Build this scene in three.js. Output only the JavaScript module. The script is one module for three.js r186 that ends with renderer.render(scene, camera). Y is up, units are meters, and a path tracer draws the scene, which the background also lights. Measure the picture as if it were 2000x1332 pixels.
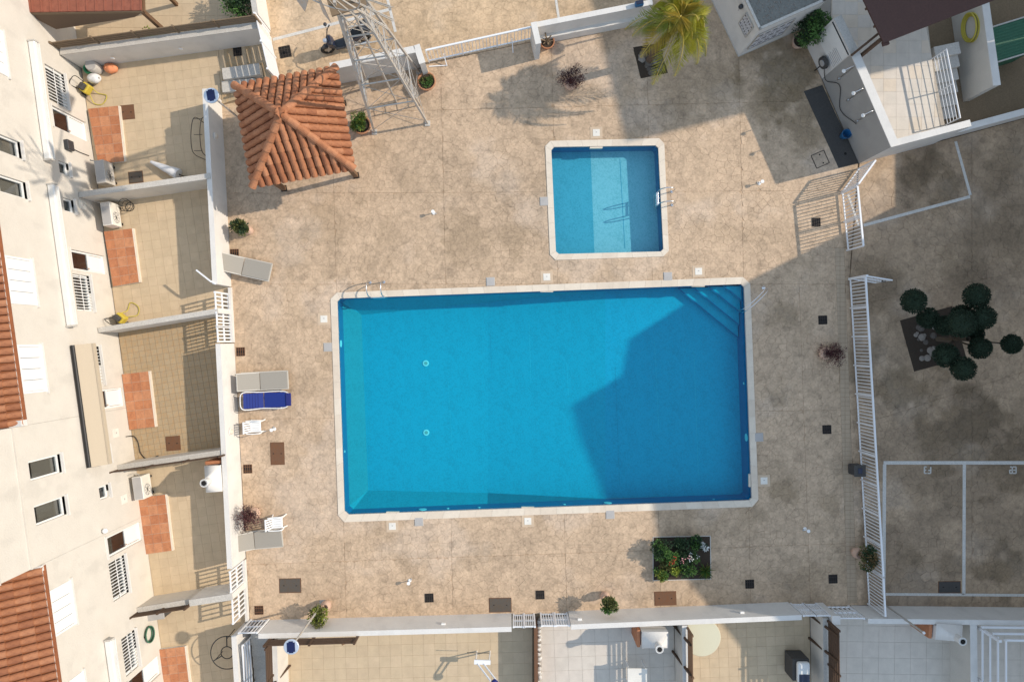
import * as THREE from 'three';
import { mergeGeometries } from 'three/addons/utils/BufferGeometryUtils.js';
import { RoundedBoxGeometry } from 'three/addons/geometries/RoundedBoxGeometry.js';

// ---------------------------------------------------------------- camera, sky, sun, exposure
const scene = new THREE.Scene();
const HEIGHT = 25.7;                                   // the camera hangs 25.7 m above the pool deck, looking straight down
const camera = new THREE.PerspectiveCamera(53.0, 1024 / 681, 0.5, 600);
camera.position.set(0, HEIGHT, 0); camera.up.set(0, 0, -1); camera.lookAt(0, 0, 0);
scene.add(camera);
const SKY_GAIN = 1.15;
const SUN = new THREE.Vector3(0.97 * Math.cos(0.592), Math.sin(0.592), -0.24 * Math.cos(0.592)).normalize();
// hazy, pale Mediterranean sky: deeper overhead, milky at the horizon, brighter haze round the sun
const skyTex = (() => {
  const w = 512, h = 256, d = new Float32Array(w * h * 4), zen = [.30, .42, .60], hor = [.62, .68, .74], gnd = [.22, .19, .15];
  for (let j = 0; j < h; j++) for (let i = 0; i < w; i++) {
    const el = ((j + .5) / h - .5) * Math.PI, az = ((i + .5) / w - .5) * 2 * Math.PI, v = [Math.cos(el) * Math.cos(az), Math.sin(el), Math.cos(el) * Math.sin(az)];
    const c = Math.max(0, v[0] * SUN.x + v[1] * SUN.y + v[2] * SUN.z), glow = .55 * Math.pow(c, 6) + .9 * Math.pow(c, 40), t = Math.pow(Math.max(0, v[1]), .55), k = 4 * (j * w + i);
    for (let q = 0; q < 3; q++) d[k + q] = v[1] < 0 ? gnd[q] : SKY_GAIN * (hor[q] + (zen[q] - hor[q]) * t + glow * [1, .93, .82][q] * .6);
    d[k + 3] = 1;
  }
  const t = new THREE.DataTexture(d, w, h, THREE.RGBAFormat, THREE.FloatType); t.mapping = THREE.EquirectangularReflectionMapping; t.magFilter = THREE.LinearFilter; t.minFilter = THREE.LinearFilter; t.needsUpdate = true; return t;
})();
scene.background = skyTex; scene.environment = skyTex;
const sun = new THREE.DirectionalLight(new THREE.Color(1.0, 0.88, 0.74), 3.5);
sun.position.copy(SUN).multiplyScalar(80); sun.target.position.set(0, 0, 0); sun.castShadow = true;
sun.shadow.mapSize.set(4096, 4096); sun.shadow.radius = 1.2; sun.shadow.bias = -0.0004;
Object.assign(sun.shadow.camera, { left: -32, right: 32, top: 26, bottom: -26, near: 1, far: 180 });
sun.name = 'sun'; scene.add(sun, sun.target);
const renderer = new THREE.WebGLRenderer({ antialias: true });
renderer.toneMapping = THREE.LinearToneMapping; renderer.toneMappingExposure = 1.15;
renderer.shadowMap.enabled = true;

// ---------------------------------------------------------------- small tools
let seed = 20240611;
const rnd = () => { seed = (seed * 1664525 + 1013904223) >>> 0; return seed / 4294967296; };
const rr = (a, b) => a + (b - a) * rnd();
const V = (x, y, z) => new THREE.Vector3(x, y, z);
// site survey: a plan unit is 1/52 m, its origin 1000 / 666 is the middle of the site; h is the height at which the point was taken
const at = (px, py, h = 0) => { const k = (HEIGHT - h) / HEIGHT / 52; return V((px - 1000) * k, h, (py - 666) * k); };
const up = (v, y) => V(v.x, y, v.z);
const lerp = (a, b, t) => a.clone().lerp(b, t);
const taken = {};
const numbered = (n) => { const k = taken[n] = (taken[n] ?? -1) + 1; return k ? n + '_' + String(k).padStart(3, '0') : n; };

function flat(g) {                                     // position + normal + uv only, no index
  const q = g.index ? g.toNonIndexed() : g;
  for (const k of Object.keys(q.attributes)) if (!['position', 'normal', 'color', 'uv'].includes(k)) q.deleteAttribute(k);
  return q;
}
function box(w, h, d, x = 0, y = 0, z = 0, ry = 0, r = 0) {   // y is the underside
  const g = r ? new RoundedBoxGeometry(w, h, d, 1, Math.min(r, w * .45, h * .45, d * .45)) : new THREE.BoxGeometry(w, h, d);
  if (ry) g.rotateY(ry);
  g.translate(x, y + h / 2, z); return flat(g);
}
function cyl(a, b, r1, r2 = r1, n = 10) {              // from a to b
  const d = b.clone().sub(a), L = d.length(), g = new THREE.CylinderGeometry(r2, r1, L, n);
  g.applyQuaternion(new THREE.Quaternion().setFromUnitVectors(V(0, 1, 0), d.normalize()));
  g.translate((a.x + b.x) / 2, (a.y + b.y) / 2, (a.z + b.z) / 2); return flat(g);
}
function bar(a, b, w, h, roll = 0) {                   // rectangular bar: w sideways, h upwards
  const d = b.clone().sub(a), L = d.length(); d.normalize();
  const g = new THREE.BoxGeometry(w, h, L);
  const ref = Math.abs(d.y) > .98 ? V(1, 0, 0) : V(0, 1, 0);
  const x = ref.clone().cross(d).normalize(), y = d.clone().cross(x);
  if (roll) g.rotateZ(roll);
  g.applyMatrix4(new THREE.Matrix4().makeBasis(x, y, d)); g.translate((a.x + b.x) / 2, (a.y + b.y) / 2, (a.z + b.z) / 2);
  return flat(g);
}
function tube(pts, r, seg = 24, n = 6, closed = false) { return flat(new THREE.TubeGeometry(new THREE.CatmullRomCurve3(pts, closed), seg, r, n, closed)); }
function ball(x, y, z, r, sy = 1, n = 12) { const g = new THREE.SphereGeometry(r, n, Math.max(6, n * .7 | 0)); g.scale(1, sy, 1); g.translate(x, y, z); return flat(g); }
function lathe(prof, n = 20) { return flat(new THREE.LatheGeometry(prof.map(([r, y]) => new THREE.Vector2(r, y)), n)); }
function prism(poly, y0, y1, holes = []) {             // poly: list of Vector3 (x, z used) in plan; walls and both caps
  const ccw = (p) => { const q = p.map(v => new THREE.Vector2(v.x, v.z)); return THREE.ShapeUtils.isClockWise(q) ? q.reverse() : q; };
  const s = new THREE.Shape(ccw(poly)); for (const h of holes) s.holes.push(new THREE.Path(ccw(h).reverse()));
  const g = new THREE.ExtrudeGeometry(s, { depth: y1 - y0, bevelEnabled: false });
  g.rotateX(Math.PI / 2); g.translate(0, y1, 0); return flat(g);
}
function wallBox(a, b, y0, y1, t, side = 0) {          // straight wall between two plan points; side -1/0/1 places the thickness
  const d = V(b.x - a.x, 0, b.z - a.z).normalize(), n = V(-d.z, 0, d.x), o0 = t * (side - 1) / 2, o1 = t * (side + 1) / 2;
  return prism([a.clone().addScaledVector(n, o0), b.clone().addScaledVector(n, o0), b.clone().addScaledVector(n, o1), a.clone().addScaledVector(n, o1)], y0, y1);
}
function metreUV(g) {                                  // texture coordinates in metres, by the way each face points
  const p = g.attributes.position, n = g.attributes.normal, uv = new Float32Array(p.count * 2);
  for (let i = 0; i < p.count; i++) {
    const ax = Math.abs(n.getX(i)), ay = Math.abs(n.getY(i)), az = Math.abs(n.getZ(i));
    const [u, v] = ay >= ax && ay >= az ? [p.getX(i), p.getZ(i)] : ax >= az ? [p.getZ(i), p.getY(i)] : [p.getX(i), p.getY(i)];
    uv[2 * i] = u; uv[2 * i + 1] = v;
  }
  g.setAttribute('uv', new THREE.BufferAttribute(uv, 2)); return g;
}
function join(geos) { return geos.length === 1 ? geos[0] : mergeGeometries(geos.map(g => { if (!g.attributes.uv) metreUV(g); return g; })); }
// mesh in site coordinates; a part is moved into the frame of its thing
function mesh(name, geos, mat, parent = null, keepUV = false) {
  let g = join(Array.isArray(geos) ? geos : [geos]);
  if (!keepUV) metreUV(g);
  const m = new THREE.Mesh(g, mat); m.castShadow = m.receiveShadow = true;
  if (parent) { let r = parent; while (r.parent && r.parent !== scene) r = r.parent; g.translate(-r.position.x, -r.position.y, -r.position.z); m.name = name; parent.add(m); }
  else { m.name = numbered(name); scene.add(m); }
  return m;
}
function thing(name, label, category, base = V(0, 0, 0), group) {
  const o = new THREE.Group(); o.name = numbered(name); o.position.copy(base); scene.add(o);
  o.userData = { label, category }; if (group) o.userData.group = group; return o;
}
function setting(o, label) { o.userData.kind = 'structure'; if (label) o.userData.label = label; return o; }
function tag(o, label, category, group) { o.userData = { ...o.userData, label, category }; if (group) o.userData.group = group; return o; }
function place(root, pos, ry, label, group) {          // a copy of a thing with its parts
  const c = root.clone(); c.name = numbered(root.name.replace(/_\d{3}$/, '')); c.position.copy(pos); c.rotation.y = ry;
  c.userData = { ...root.userData }; if (label) c.userData.label = label; if (group) c.userData.group = group; scene.add(c); return c;
}

// ---------------------------------------------------------------- procedural textures
const lat = new Float32Array(65536); { let s = 9; for (let i = 0; i < 65536; i++) { s = (s * 1664525 + 1013904223) >>> 0; lat[i] = s / 4294967296; } }
function vn(x, y, per = 256) {                         // value noise, 0..1, repeats after per cells
  const xi = Math.floor(x), yi = Math.floor(y); let fx = x - xi, fy = y - yi; fx = fx * fx * (3 - 2 * fx); fy = fy * fy * (3 - 2 * fy);
  const w = (v) => ((v % per) + per) % per, x0 = w(xi), x1 = w(xi + 1), y0 = w(yi) << 8, y1 = w(yi + 1) << 8;
  const a = lat[y0 + x0], b = lat[y0 + x1], c = lat[y1 + x0], d = lat[y1 + x1];
  return a + (b - a) * fx + (c - a) * fy + (a - b - c + d) * fx * fy;
}
const fbm = (x, y, o = 4, per = 256) => { let s = 0, a = .5, t = 0; for (let i = 0; i < o; i++) { s += a * vn(x + i * 17, y + i * 31, per); t += a; a *= .5; x *= 2; y *= 2; per = Math.min(256, per * 2); } return s / t; };
const clamp = (v, a = 0, b = 1) => Math.min(b, Math.max(a, v)), smooth = (a, b, x) => { x = clamp((x - a) / (b - a)); return x * x * (3 - 2 * x); };
const toS = (v) => { v = clamp(v); return 255 * (v <= .0031308 ? 12.92 * v : 1.055 * Math.pow(v, 1 / 2.4) - .055); };
function tex(w, h, fn, color = true, rep = null) {     // fn(u, v) -> [r, g, b] linear, or one number
  const d = new Uint8Array(w * h * 4);
  for (let j = 0; j < h; j++) for (let i = 0; i < w; i++) {
    const c = fn(i / w, j / h), k = 4 * (j * w + i);
    if (color) { d[k] = toS(c[0]); d[k + 1] = toS(c[1]); d[k + 2] = toS(c[2]); } else d[k] = d[k + 1] = d[k + 2] = 255 * clamp(c);
    d[k + 3] = 255;
  }
  const t = new THREE.DataTexture(d, w, h); t.wrapS = t.wrapT = THREE.RepeatWrapping; t.magFilter = THREE.LinearFilter; t.minFilter = THREE.LinearMipmapLinearFilter; t.generateMipmaps = true;
  if (color) t.colorSpace = THREE.SRGBColorSpace; if (rep) t.repeat.set(1 / rep, 1 / rep); t.needsUpdate = true; return t;
}
const C = (r, g, b) => new THREE.Color().setRGB(r, g, b);
const std = (r, g, b, rough = .8, o = {}) => new THREE.MeshStandardMaterial({ color: C(r, g, b), roughness: rough, ...o });
// tints around 1: multiplied with a material's own colour
const grey = (lo, hi, fn) => (u, v) => { const k = lo + (hi - lo) * fn(u, v); return [k, k, k]; };
const T = {
  plaster: tex(512, 512, (u, v) => { const n = fbm(u * 8, v * 8, 5, 8), f = vn(u * 128, v * 128, 128), st = smooth(.58, .75, fbm(u * 5 + 40, v * 5, 4, 5)) * .06; const k = .86 + .1 * n + .05 * f - st; return [k, k * .995, k * .98]; }, true, 3.1),
  plasterBump: tex(256, 256, (u, v) => fbm(u * 40, v * 40, 3, 40), false, 1.3),
  grain: tex(512, 512, (u, v) => { const k = .7 + .3 * fbm(u * 60, v * 60, 3, 60) * (.6 + .4 * fbm(u * 6, v * 6, 3, 6)) * 1.4; return [k, k * .98, k * .95]; }, true, 1.7),
  wood: tex(256, 256, (u, v) => { const k = .62 + .38 * fbm(u * 4 + 2 * vn(u * 3, v * 3, 3), v * 60, 4, 60); return [k, k * .96, k * .9]; }, true, .7),
  clay: tex(512, 512, (u, v) => { const n = fbm(u * 12, v * 12, 5, 12), s = smooth(.55, .7, fbm(u * 30 + 9, v * 30, 3, 30)); return [.72 + .34 * n - .1 * s, .68 + .36 * n - .12 * s, .64 + .36 * n - .1 * s]; }, true, 1.3),
  weave: tex(128, 128, (u, v) => { const k = .84 + .1 * Math.sin(u * 201) * Math.sin(v * 201) + .08 * vn(u * 40, v * 40, 40); return [k, k, k]; }, true, .4),
  tile: tex(512, 512, (u, v) => { const n = fbm(u * 10, v * 10, 5, 10), f = vn(u * 150, v * 150, 150); const k = .8 + .18 * n + .07 * f; return [k, k * .985, k * .96]; }, true, 2.3),
  leaf: tex(128, 128, (u, v) => { const k = .75 + .3 * fbm(u * 10, v * 10, 3, 10); return [k, k, k]; }, true, .5),
  rust: tex(256, 256, (u, v) => { const n = fbm(u * 14, v * 14, 5, 14), s = smooth(.52, .68, n); return [.75 + .25 * n, (.75 + .25 * n) * (1 - .12 * s), (.75 + .25 * n) * (1 - .25 * s)]; }, true, .6),
};
// ---------------------------------------------------------------- materials
const bump = (t, s) => ({ bumpMap: t, bumpScale: s });
const palmLeaf = (r, g, b) => new THREE.MeshPhysicalMaterial({ color: C(r, g, b), roughness: .9, transmission: .3, thickness: 0, map: T.leaf, side: THREE.DoubleSide });
const M = {
  white: std(.72, .70, .665, .85, { map: T.plaster, ...bump(T.plasterBump, .004) }),
  cream: std(.66, .62, .555, .88, { map: T.plaster, ...bump(T.plasterBump, .005) }),
  greyPaint: std(.36, .35, .33, .8, { map: T.plaster, ...bump(T.plasterBump, .003) }),
  greyCap: std(.58, .56, .52, .85, { map: T.grain }),
  ivory: std(.74, .66, .55, .7, { map: T.tile, ...bump(T.plasterBump, .002) }),
  ivoryB: std(.70, .61, .50, .7, { map: T.tile, ...bump(T.plasterBump, .002) }),
  plasticWhite: std(.80, .80, .78, .45), paintWhite: std(.78, .78, .76, .5, { map: T.plaster }),
  linePaint: std(.66, .65, .62, .9, { map: T.grain }),
  lid: std(.78, .76, .70, .6, { map: T.tile }), greyLid: std(.44, .43, .42, .6, { map: T.tile }),
  iron: std(.05, .04, .035, .7, { map: T.rust, metalness: .3 }), rusty: std(.17, .085, .045, .9, { map: T.rust }),
  plate: std(.10, .085, .07, .75, { map: T.rust }), pit: std(.012, .011, .01, 1),
  terra: std(.42, .175, .082, .85, { map: T.clay, ...bump(T.clay, .004) }), terraB: std(.48, .215, .108, .85, { map: T.clay, ...bump(T.clay, .004) }), terraC: std(.345, .135, .062, .85, { map: T.clay, ...bump(T.clay, .004) }),
  terraBed: std(.33, .12, .05, .95, { map: T.clay }), pot: std(.50, .25, .14, .9, { map: T.clay }), potPale: std(.62, .44, .34, .9, { map: T.clay }), potRim: std(.46, .21, .11, .9, { map: T.clay }),
  quarry: std(.52, .22, .105, .7, { map: T.clay }), quarryB: std(.56, .26, .135, .7, { map: T.clay }), quarryC: std(.47, .19, .09, .7, { map: T.clay }), grout: std(.52, .44, .36, .95, { map: T.grain }),
  yardA: std(.575, .455, .305, .75, { map: T.tile }), yardB: std(.56, .44, .295, .75, { map: T.tile }), yardC: std(.59, .465, .315, .75, { map: T.tile }), yardGrout: std(.53, .415, .28, .95, { map: T.grain }),
  oldA: std(.47, .36, .225, .85, { map: T.rust }), oldC: std(.455, .345, .213, .85, { map: T.rust }), oldB: std(.445, .338, .208, .85, { map: T.rust }), oldGrout: std(.31, .235, .145, .95, { map: T.grain }),
  paleA: std(.66, .60, .525, .5, { map: T.tile }), paleB: std(.645, .59, .515, .5, { map: T.tile }), paleGrout: std(.50, .45, .385, .95, { map: T.grain }),
  wood: std(.19, .11, .06, .8, { map: T.wood }), woodDark: std(.10, .058, .034, .8, { map: T.wood }), woodGrey: std(.24, .18, .12, .9, { map: T.wood }),
  steel: std(.72, .72, .72, .32, { metalness: 1 }), galv: std(.56, .54, .50, .55, { metalness: .25, map: T.rust }), darkMetal: std(.03, .03, .03, .5, { metalness: .5 }),
  fenceWhite: std(.76, .77, .78, .5), slate: std(.072, .068, .064, .85, { map: T.grain }),
  soil: std(.055, .04, .028, 1, { map: T.grain }), rock: std(.30, .27, .24, .95, { map: T.grain }),
  gravel: std(.21, .215, .20, 1, { map: T.grain, ...bump(T.grain, .02) }),
  wedgeBrown: std(.17, .115, .075, .9, { map: T.weave, side: THREE.DoubleSide }), brownSheet: std(.085, .040, .032, .75, { map: T.grain }), redSheet: std(.30, .10, .06, .8, { map: T.clay }),
  sling: std(.36, .33, .28, .85, { map: T.weave }), slingFrame: std(.52, .49, .43, .5), blueCloth: std(.003, .022, .20, .7, { map: T.weave }), bluePad: std(.012, .018, .16, .7, { map: T.weave }),
  rubber: std(.02, .02, .02, .8), blackPlastic: std(.035, .037, .042, .45), navy: std(.015, .022, .05, .3), bluePlastic: std(.02, .13, .30, .4),
  yellow: std(.55, .42, .05, .5), yellowHose: std(.50, .42, .06, .6), green: std(.04, .28, .13, .6), greenSheet: std(.045, .17, .10, .6, { map: T.grain }), orangeBag: std(.70, .26, .12, .7),
  earth: std(.26, .19, .12, 1, { map: T.grain }), cloth: std(.78, .78, .78, .9, { map: T.weave }), creamCloth: std(.70, .66, .48, .9, { map: T.weave }), awning: std(.55, .46, .34, .9, { map: T.weave }),
  glass: new THREE.MeshPhysicalMaterial({ color: C(.72, .76, .78), roughness: .03, transmission: 1, thickness: 0, ior: 1.5 }),
  roomWall: std(.40, .32, .25, .95), curtain: std(.42, .33, .25, .95),
  solar: std(.012, .018, .075, .2, { metalness: .2 }), lampRing: std(.60, .64, .70, .4, { metalness: .5 }),
  leafGreen: std(.075, .17, .03, .7, { map: T.leaf, side: THREE.DoubleSide }), leafYellow: std(.20, .24, .03, .7, { map: T.leaf, side: THREE.DoubleSide }),
  leafDark: std(.022, .055, .018, .8, { map: T.leaf, side: THREE.DoubleSide }), leafBox: std(.016, .036, .015, .85, { map: T.leaf, side: THREE.DoubleSide }), rockDark: std(.13, .115, .10, .95, { map: T.grain }), leafOlive: std(.11, .12, .03, .75, { map: T.leaf, side: THREE.DoubleSide }),
  leafRed: std(.055, .016, .020, .7, { map: T.leaf, side: THREE.DoubleSide }), leafRed2: std(.11, .026, .026, .7, { map: T.leaf, side: THREE.DoubleSide }), leafDry: std(.20, .13, .05, .9, { map: T.leaf, side: THREE.DoubleSide }),
  petalRed: std(.55, .06, .03, .7, { side: THREE.DoubleSide }), petalPink: std(.70, .35, .35, .7, { side: THREE.DoubleSide }), petalWhite: std(.78, .78, .74, .7, { side: THREE.DoubleSide }), leafLime: std(.36, .42, .06, .7, { side: THREE.DoubleSide }),
  frond: palmLeaf(.52, .50, .05), frondGreen: palmLeaf(.34, .40, .04), frondGold: palmLeaf(.62, .48, .06),
  bark: std(.16, .11, .075, .95, { map: T.wood }), boxStem: std(.10, .075, .05, .95),
};

// ---------------------------------------------------------------- ground colours: dyed stamped concrete with stains, in site metres
const GW = 42, GH = 28;
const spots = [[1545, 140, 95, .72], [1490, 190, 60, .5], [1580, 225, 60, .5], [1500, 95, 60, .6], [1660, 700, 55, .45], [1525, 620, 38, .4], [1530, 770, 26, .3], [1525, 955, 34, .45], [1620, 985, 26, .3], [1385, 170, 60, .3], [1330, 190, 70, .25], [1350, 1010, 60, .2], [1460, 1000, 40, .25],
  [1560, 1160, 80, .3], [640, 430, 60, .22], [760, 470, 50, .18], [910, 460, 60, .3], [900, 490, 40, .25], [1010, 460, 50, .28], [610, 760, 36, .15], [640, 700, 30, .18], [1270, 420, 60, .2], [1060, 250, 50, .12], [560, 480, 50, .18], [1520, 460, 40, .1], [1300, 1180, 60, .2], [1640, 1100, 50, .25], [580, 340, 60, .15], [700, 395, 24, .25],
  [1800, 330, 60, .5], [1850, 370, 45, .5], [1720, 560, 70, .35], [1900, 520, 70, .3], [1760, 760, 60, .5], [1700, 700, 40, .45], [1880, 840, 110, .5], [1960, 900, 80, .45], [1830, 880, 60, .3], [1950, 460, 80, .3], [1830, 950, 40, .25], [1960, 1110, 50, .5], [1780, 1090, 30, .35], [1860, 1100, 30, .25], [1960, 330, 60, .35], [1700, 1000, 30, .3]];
const groundTex = tex(2048, 1365, (u, v) => {
  const px = 1000 + 52 * (u * GW - GW / 2), py = 666 + 52 * (v * GH - GH / 2), X = u * GW, Z = v * GH;
  const big = fbm(X * .35, Z * .35, 4), mid = fbm(X * 1.3 + 50, Z * 1.3, 4), fine = fbm(X * 6, Z * 6 + 70, 3), speck = vn(X * 22, Z * 22);
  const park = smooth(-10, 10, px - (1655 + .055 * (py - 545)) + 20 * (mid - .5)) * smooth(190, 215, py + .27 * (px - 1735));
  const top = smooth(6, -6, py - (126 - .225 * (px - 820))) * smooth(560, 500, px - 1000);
  let r = .565, g = .415, b = .28;
  const mott = fbm(X * 3.4 + 31, Z * 3.4 + 8, 4), vein = 1 - Math.abs(2 * fbm(X * 2.1 + 5, Z * 2.1 + 60, 4) - 1);
  const k = .80 + .22 * big + .13 * (mid - .5) + .16 * (mott - .5) + .26 * (fine - .5) + .26 * (speck - .5) - .10 * smooth(.86, .98, vein); r *= k; g *= k; b *= k;
  const wash = smooth(.52, .72, fbm(X * .55 + 90, Z * .55 + 20, 4)) * .16; r += wash * .9 * .3; g += wash * .3; b += wash * .33;   // bleached, limey patches
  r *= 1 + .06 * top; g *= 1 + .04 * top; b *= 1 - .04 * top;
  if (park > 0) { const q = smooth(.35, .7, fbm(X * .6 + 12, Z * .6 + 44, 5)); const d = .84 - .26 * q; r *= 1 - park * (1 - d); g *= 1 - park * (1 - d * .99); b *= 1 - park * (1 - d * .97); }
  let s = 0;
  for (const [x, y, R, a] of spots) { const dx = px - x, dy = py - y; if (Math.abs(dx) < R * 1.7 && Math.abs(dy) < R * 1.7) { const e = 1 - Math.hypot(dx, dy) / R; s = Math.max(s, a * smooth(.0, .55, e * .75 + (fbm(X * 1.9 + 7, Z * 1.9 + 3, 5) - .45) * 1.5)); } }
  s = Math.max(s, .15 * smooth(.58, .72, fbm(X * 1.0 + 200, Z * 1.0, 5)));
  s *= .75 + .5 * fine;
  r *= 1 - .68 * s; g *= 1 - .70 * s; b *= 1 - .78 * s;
  const dot = smooth(.80, .86, vn(X * 3.1 + 11, Z * 3.1 + 5)) * smooth(.5, .6, mid) * .16; r *= 1 - dot; g *= 1 - dot; b *= 1 - dot;
  return [r, g, b];
});
groundTex.wrapS = groundTex.wrapT = THREE.MirroredRepeatWrapping;
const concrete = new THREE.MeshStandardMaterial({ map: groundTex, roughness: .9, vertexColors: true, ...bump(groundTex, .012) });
const jointMat = new THREE.MeshStandardMaterial({ map: groundTex, color: C(.82, .79, .76), roughness: 1 });
const groundUV = (g) => { const p = g.attributes.position, uv = new Float32Array(p.count * 2); for (let i = 0; i < p.count; i++) { uv[2 * i] = (p.getX(i) + GW / 2) / GW; uv[2 * i + 1] = (p.getZ(i) + GH / 2) / GH; } g.setAttribute('uv', new THREE.BufferAttribute(uv, 2)); return g; };

// ---------------------------------------------------------------- convex cells in plan
const P2 = (v) => [v.x, v.z];
const area = (p) => { let s = 0; for (let i = 0; i < p.length; i++) { const a = p[i], b = p[(i + 1) % p.length]; s += a[0] * b[1] - b[0] * a[1]; } return s / 2; };
const ccw = (p) => area(p) < 0 ? p.slice().reverse() : p;
function cut(poly, n, c) {                             // keep n.p <= c
  const out = [];
  for (let i = 0; i < poly.length; i++) {
    const a = poly[i], b = poly[(i + 1) % poly.length], da = n[0] * a[0] + n[1] * a[1] - c, db = n[0] * b[0] + n[1] * b[1] - c;
    if (da <= 0) out.push(a);
    if ((da < 0 && db > 0) || (da > 0 && db < 0)) { const t = da / (da - db); out.push([a[0] + (b[0] - a[0]) * t, a[1] + (b[1] - a[1]) * t]); }
  }
  return out;
}
const edgesOf = (poly) => ccw(poly).map((a, i, q) => { const b = q[(i + 1) % q.length], dx = b[0] - a[0], dy = b[1] - a[1], L = Math.hypot(dx, dy) || 1; const n = [dy / L, -dx / L]; return [n, n[0] * a[0] + n[1] * a[1]]; });
const clipTo = (poly, edges) => { for (const [n, c] of edges) { poly = cut(poly, n, c); if (poly.length < 3) return []; } return poly; };
function minus(polys, hole) {                          // convex pieces without a convex hole
  const E = edgesOf(hole), out = [];
  for (const p of polys) {
    if (clipTo(p, E).length < 3) { out.push(p); continue; }
    let rest = p;
    for (const [n, c] of E) { const o = cut(rest, [-n[0], -n[1]], -c); if (o.length > 2) out.push(o); rest = cut(rest, n, c); if (rest.length < 3) break; }
  }
  return out;
}
const inset = (poly, d) => { let q = ccw(poly); for (const [n, c] of edgesOf(poly)) { q = cut(q, n, c - d); if (q.length < 3) return []; } return q; };
function slab(poly, y0, y1, tint) {                    // low prism: top and sides
  const p = ccw(poly), pos = [], nor = [], n = p.length;
  const push = (v, m) => { pos.push(...v); nor.push(...m); };
  for (let i = 1; i < n - 1; i++) for (const k of [0, i + 1, i]) push([p[k][0], y1, p[k][1]], [0, 1, 0]);
  for (let i = 0; i < n; i++) { const a = p[i], b = p[(i + 1) % n], L = Math.hypot(b[0] - a[0], b[1] - a[1]) || 1, m = [(b[1] - a[1]) / L, 0, -(b[0] - a[0]) / L];
    for (const [q, y] of [[a, y1], [b, y1], [b, y0], [a, y1], [b, y0], [a, y0]]) push([q[0], y, q[1]], m); }
  const g = new THREE.BufferGeometry(); g.setAttribute('position', new THREE.Float32BufferAttribute(pos, 3)); g.setAttribute('normal', new THREE.Float32BufferAttribute(nor, 3));
  if (tint !== undefined) g.setAttribute('color', new THREE.Float32BufferAttribute(new Array(pos.length).fill(tint), 3));
  return g;
}
// stamped concrete: uneven stones pressed into a slab, panel by panel
function stamped(name, label, panels, holes, size, outline, opt = {}) {
  const top = opt.y ?? 0, root = setting(thing(name, label, undefined)); delete root.userData.category; root.userData = { kind: 'structure', label };
  const all = [];
  const holesE = holes.map(h => ({ h, b: [Math.min(...h.map(p => p[0])), Math.max(...h.map(p => p[0])), Math.min(...h.map(p => p[1])), Math.max(...h.map(p => p[1]))] }));
  for (const panel of panels) {
    const pe = edgesOf(inset(panel, .003)); const xs = panel.map(p => p[0]), zs = panel.map(p => p[1]);
    const x0 = Math.min(...xs) - size, x1 = Math.max(...xs) + size, z0 = Math.min(...zs) - size, z1 = Math.max(...zs) + size;
    const nx = Math.ceil((x1 - x0) / size), nz = Math.ceil((z1 - z0) / (size * .87)), S = [];
    for (let j = 0; j <= nz; j++) { S.push([]); for (let i = 0; i <= nx; i++) S[j].push([x0 + (i + (j & 1) * .5 + rr(-.36, .36)) * size, z0 + (j * .87 + rr(-.33, .33)) * size]); }
    for (let j = 1; j < nz; j++) for (let i = 1; i < nx; i++) {
      const c = S[j][i]; let p = [[c[0] - size, c[1] - size], [c[0] + size, c[1] - size], [c[0] + size, c[1] + size], [c[0] - size, c[1] + size]];
      for (let b = -2; b <= 2; b++) for (let a = -2; a <= 2; a++) { const q = S[j + b]?.[i + a]; if (!q || q === c) continue; const n = [q[0] - c[0], q[1] - c[1]]; p = cut(p, n, (q[0] * q[0] + q[1] * q[1] - c[0] * c[0] - c[1] * c[1]) / 2); if (p.length < 3) break; }
      p = clipTo(p, pe); if (p.length < 3) continue;
      let ps = [p];
      for (const { h, b } of holesE) if (c[0] > b[0] - 1 && c[0] < b[1] + 1 && c[1] > b[2] - 1 && c[1] < b[3] + 1) ps = minus(ps, h);
      for (let q of ps) { q = inset(q, (rnd() < .35 ? .0008 : rr(.0015, .0048)) * (opt.joint ?? 1)); if (q.length > 2 && Math.abs(area(q)) > .006) all.push(q); }
    }
  }
  all.sort((a, b) => Math.abs(area(b)) - Math.abs(area(a)));
  const make = (q) => groundUV(slab(q, top - .013, top + rr(-.0015, .0015), rr(.94, 1.04)));
  all.slice(0, opt.single ?? 300).forEach(q => mesh('stamped_stone', make(q), concrete, root, true));
  const rest = all.slice(opt.single ?? 300).map(make); if (rest.length) { const r = mesh('stamped_stones', rest, concrete, root, true); r.userData.kind = 'stuff'; }
  mesh('joint_bed', groundUV(prism(outline.map(p => V(p[0], 0, p[1])), top - .03, top - .011, holes.filter(h => opt.bedHoles?.includes(h)).map(h => h.map(p => V(p[0], 0, p[1]))))), jointMat, root, true);
  return root;
}
const quad = (...c) => c.map(([x, y]) => P2(at(x, y)));
function splitBy(polys, lines) { for (const [a, b] of lines) { const A = P2(at(...a)), B = P2(at(...b)), n = [B[1] - A[1], A[0] - B[0]], c = n[0] * A[0] + n[1] * A[1]; polys = polys.flatMap(p => [cut(p, n, c), cut(p, [-n[0], -n[1]], -c)].filter(q => q.length > 2 && Math.abs(area(q)) > .01)); } return polys; }
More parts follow.
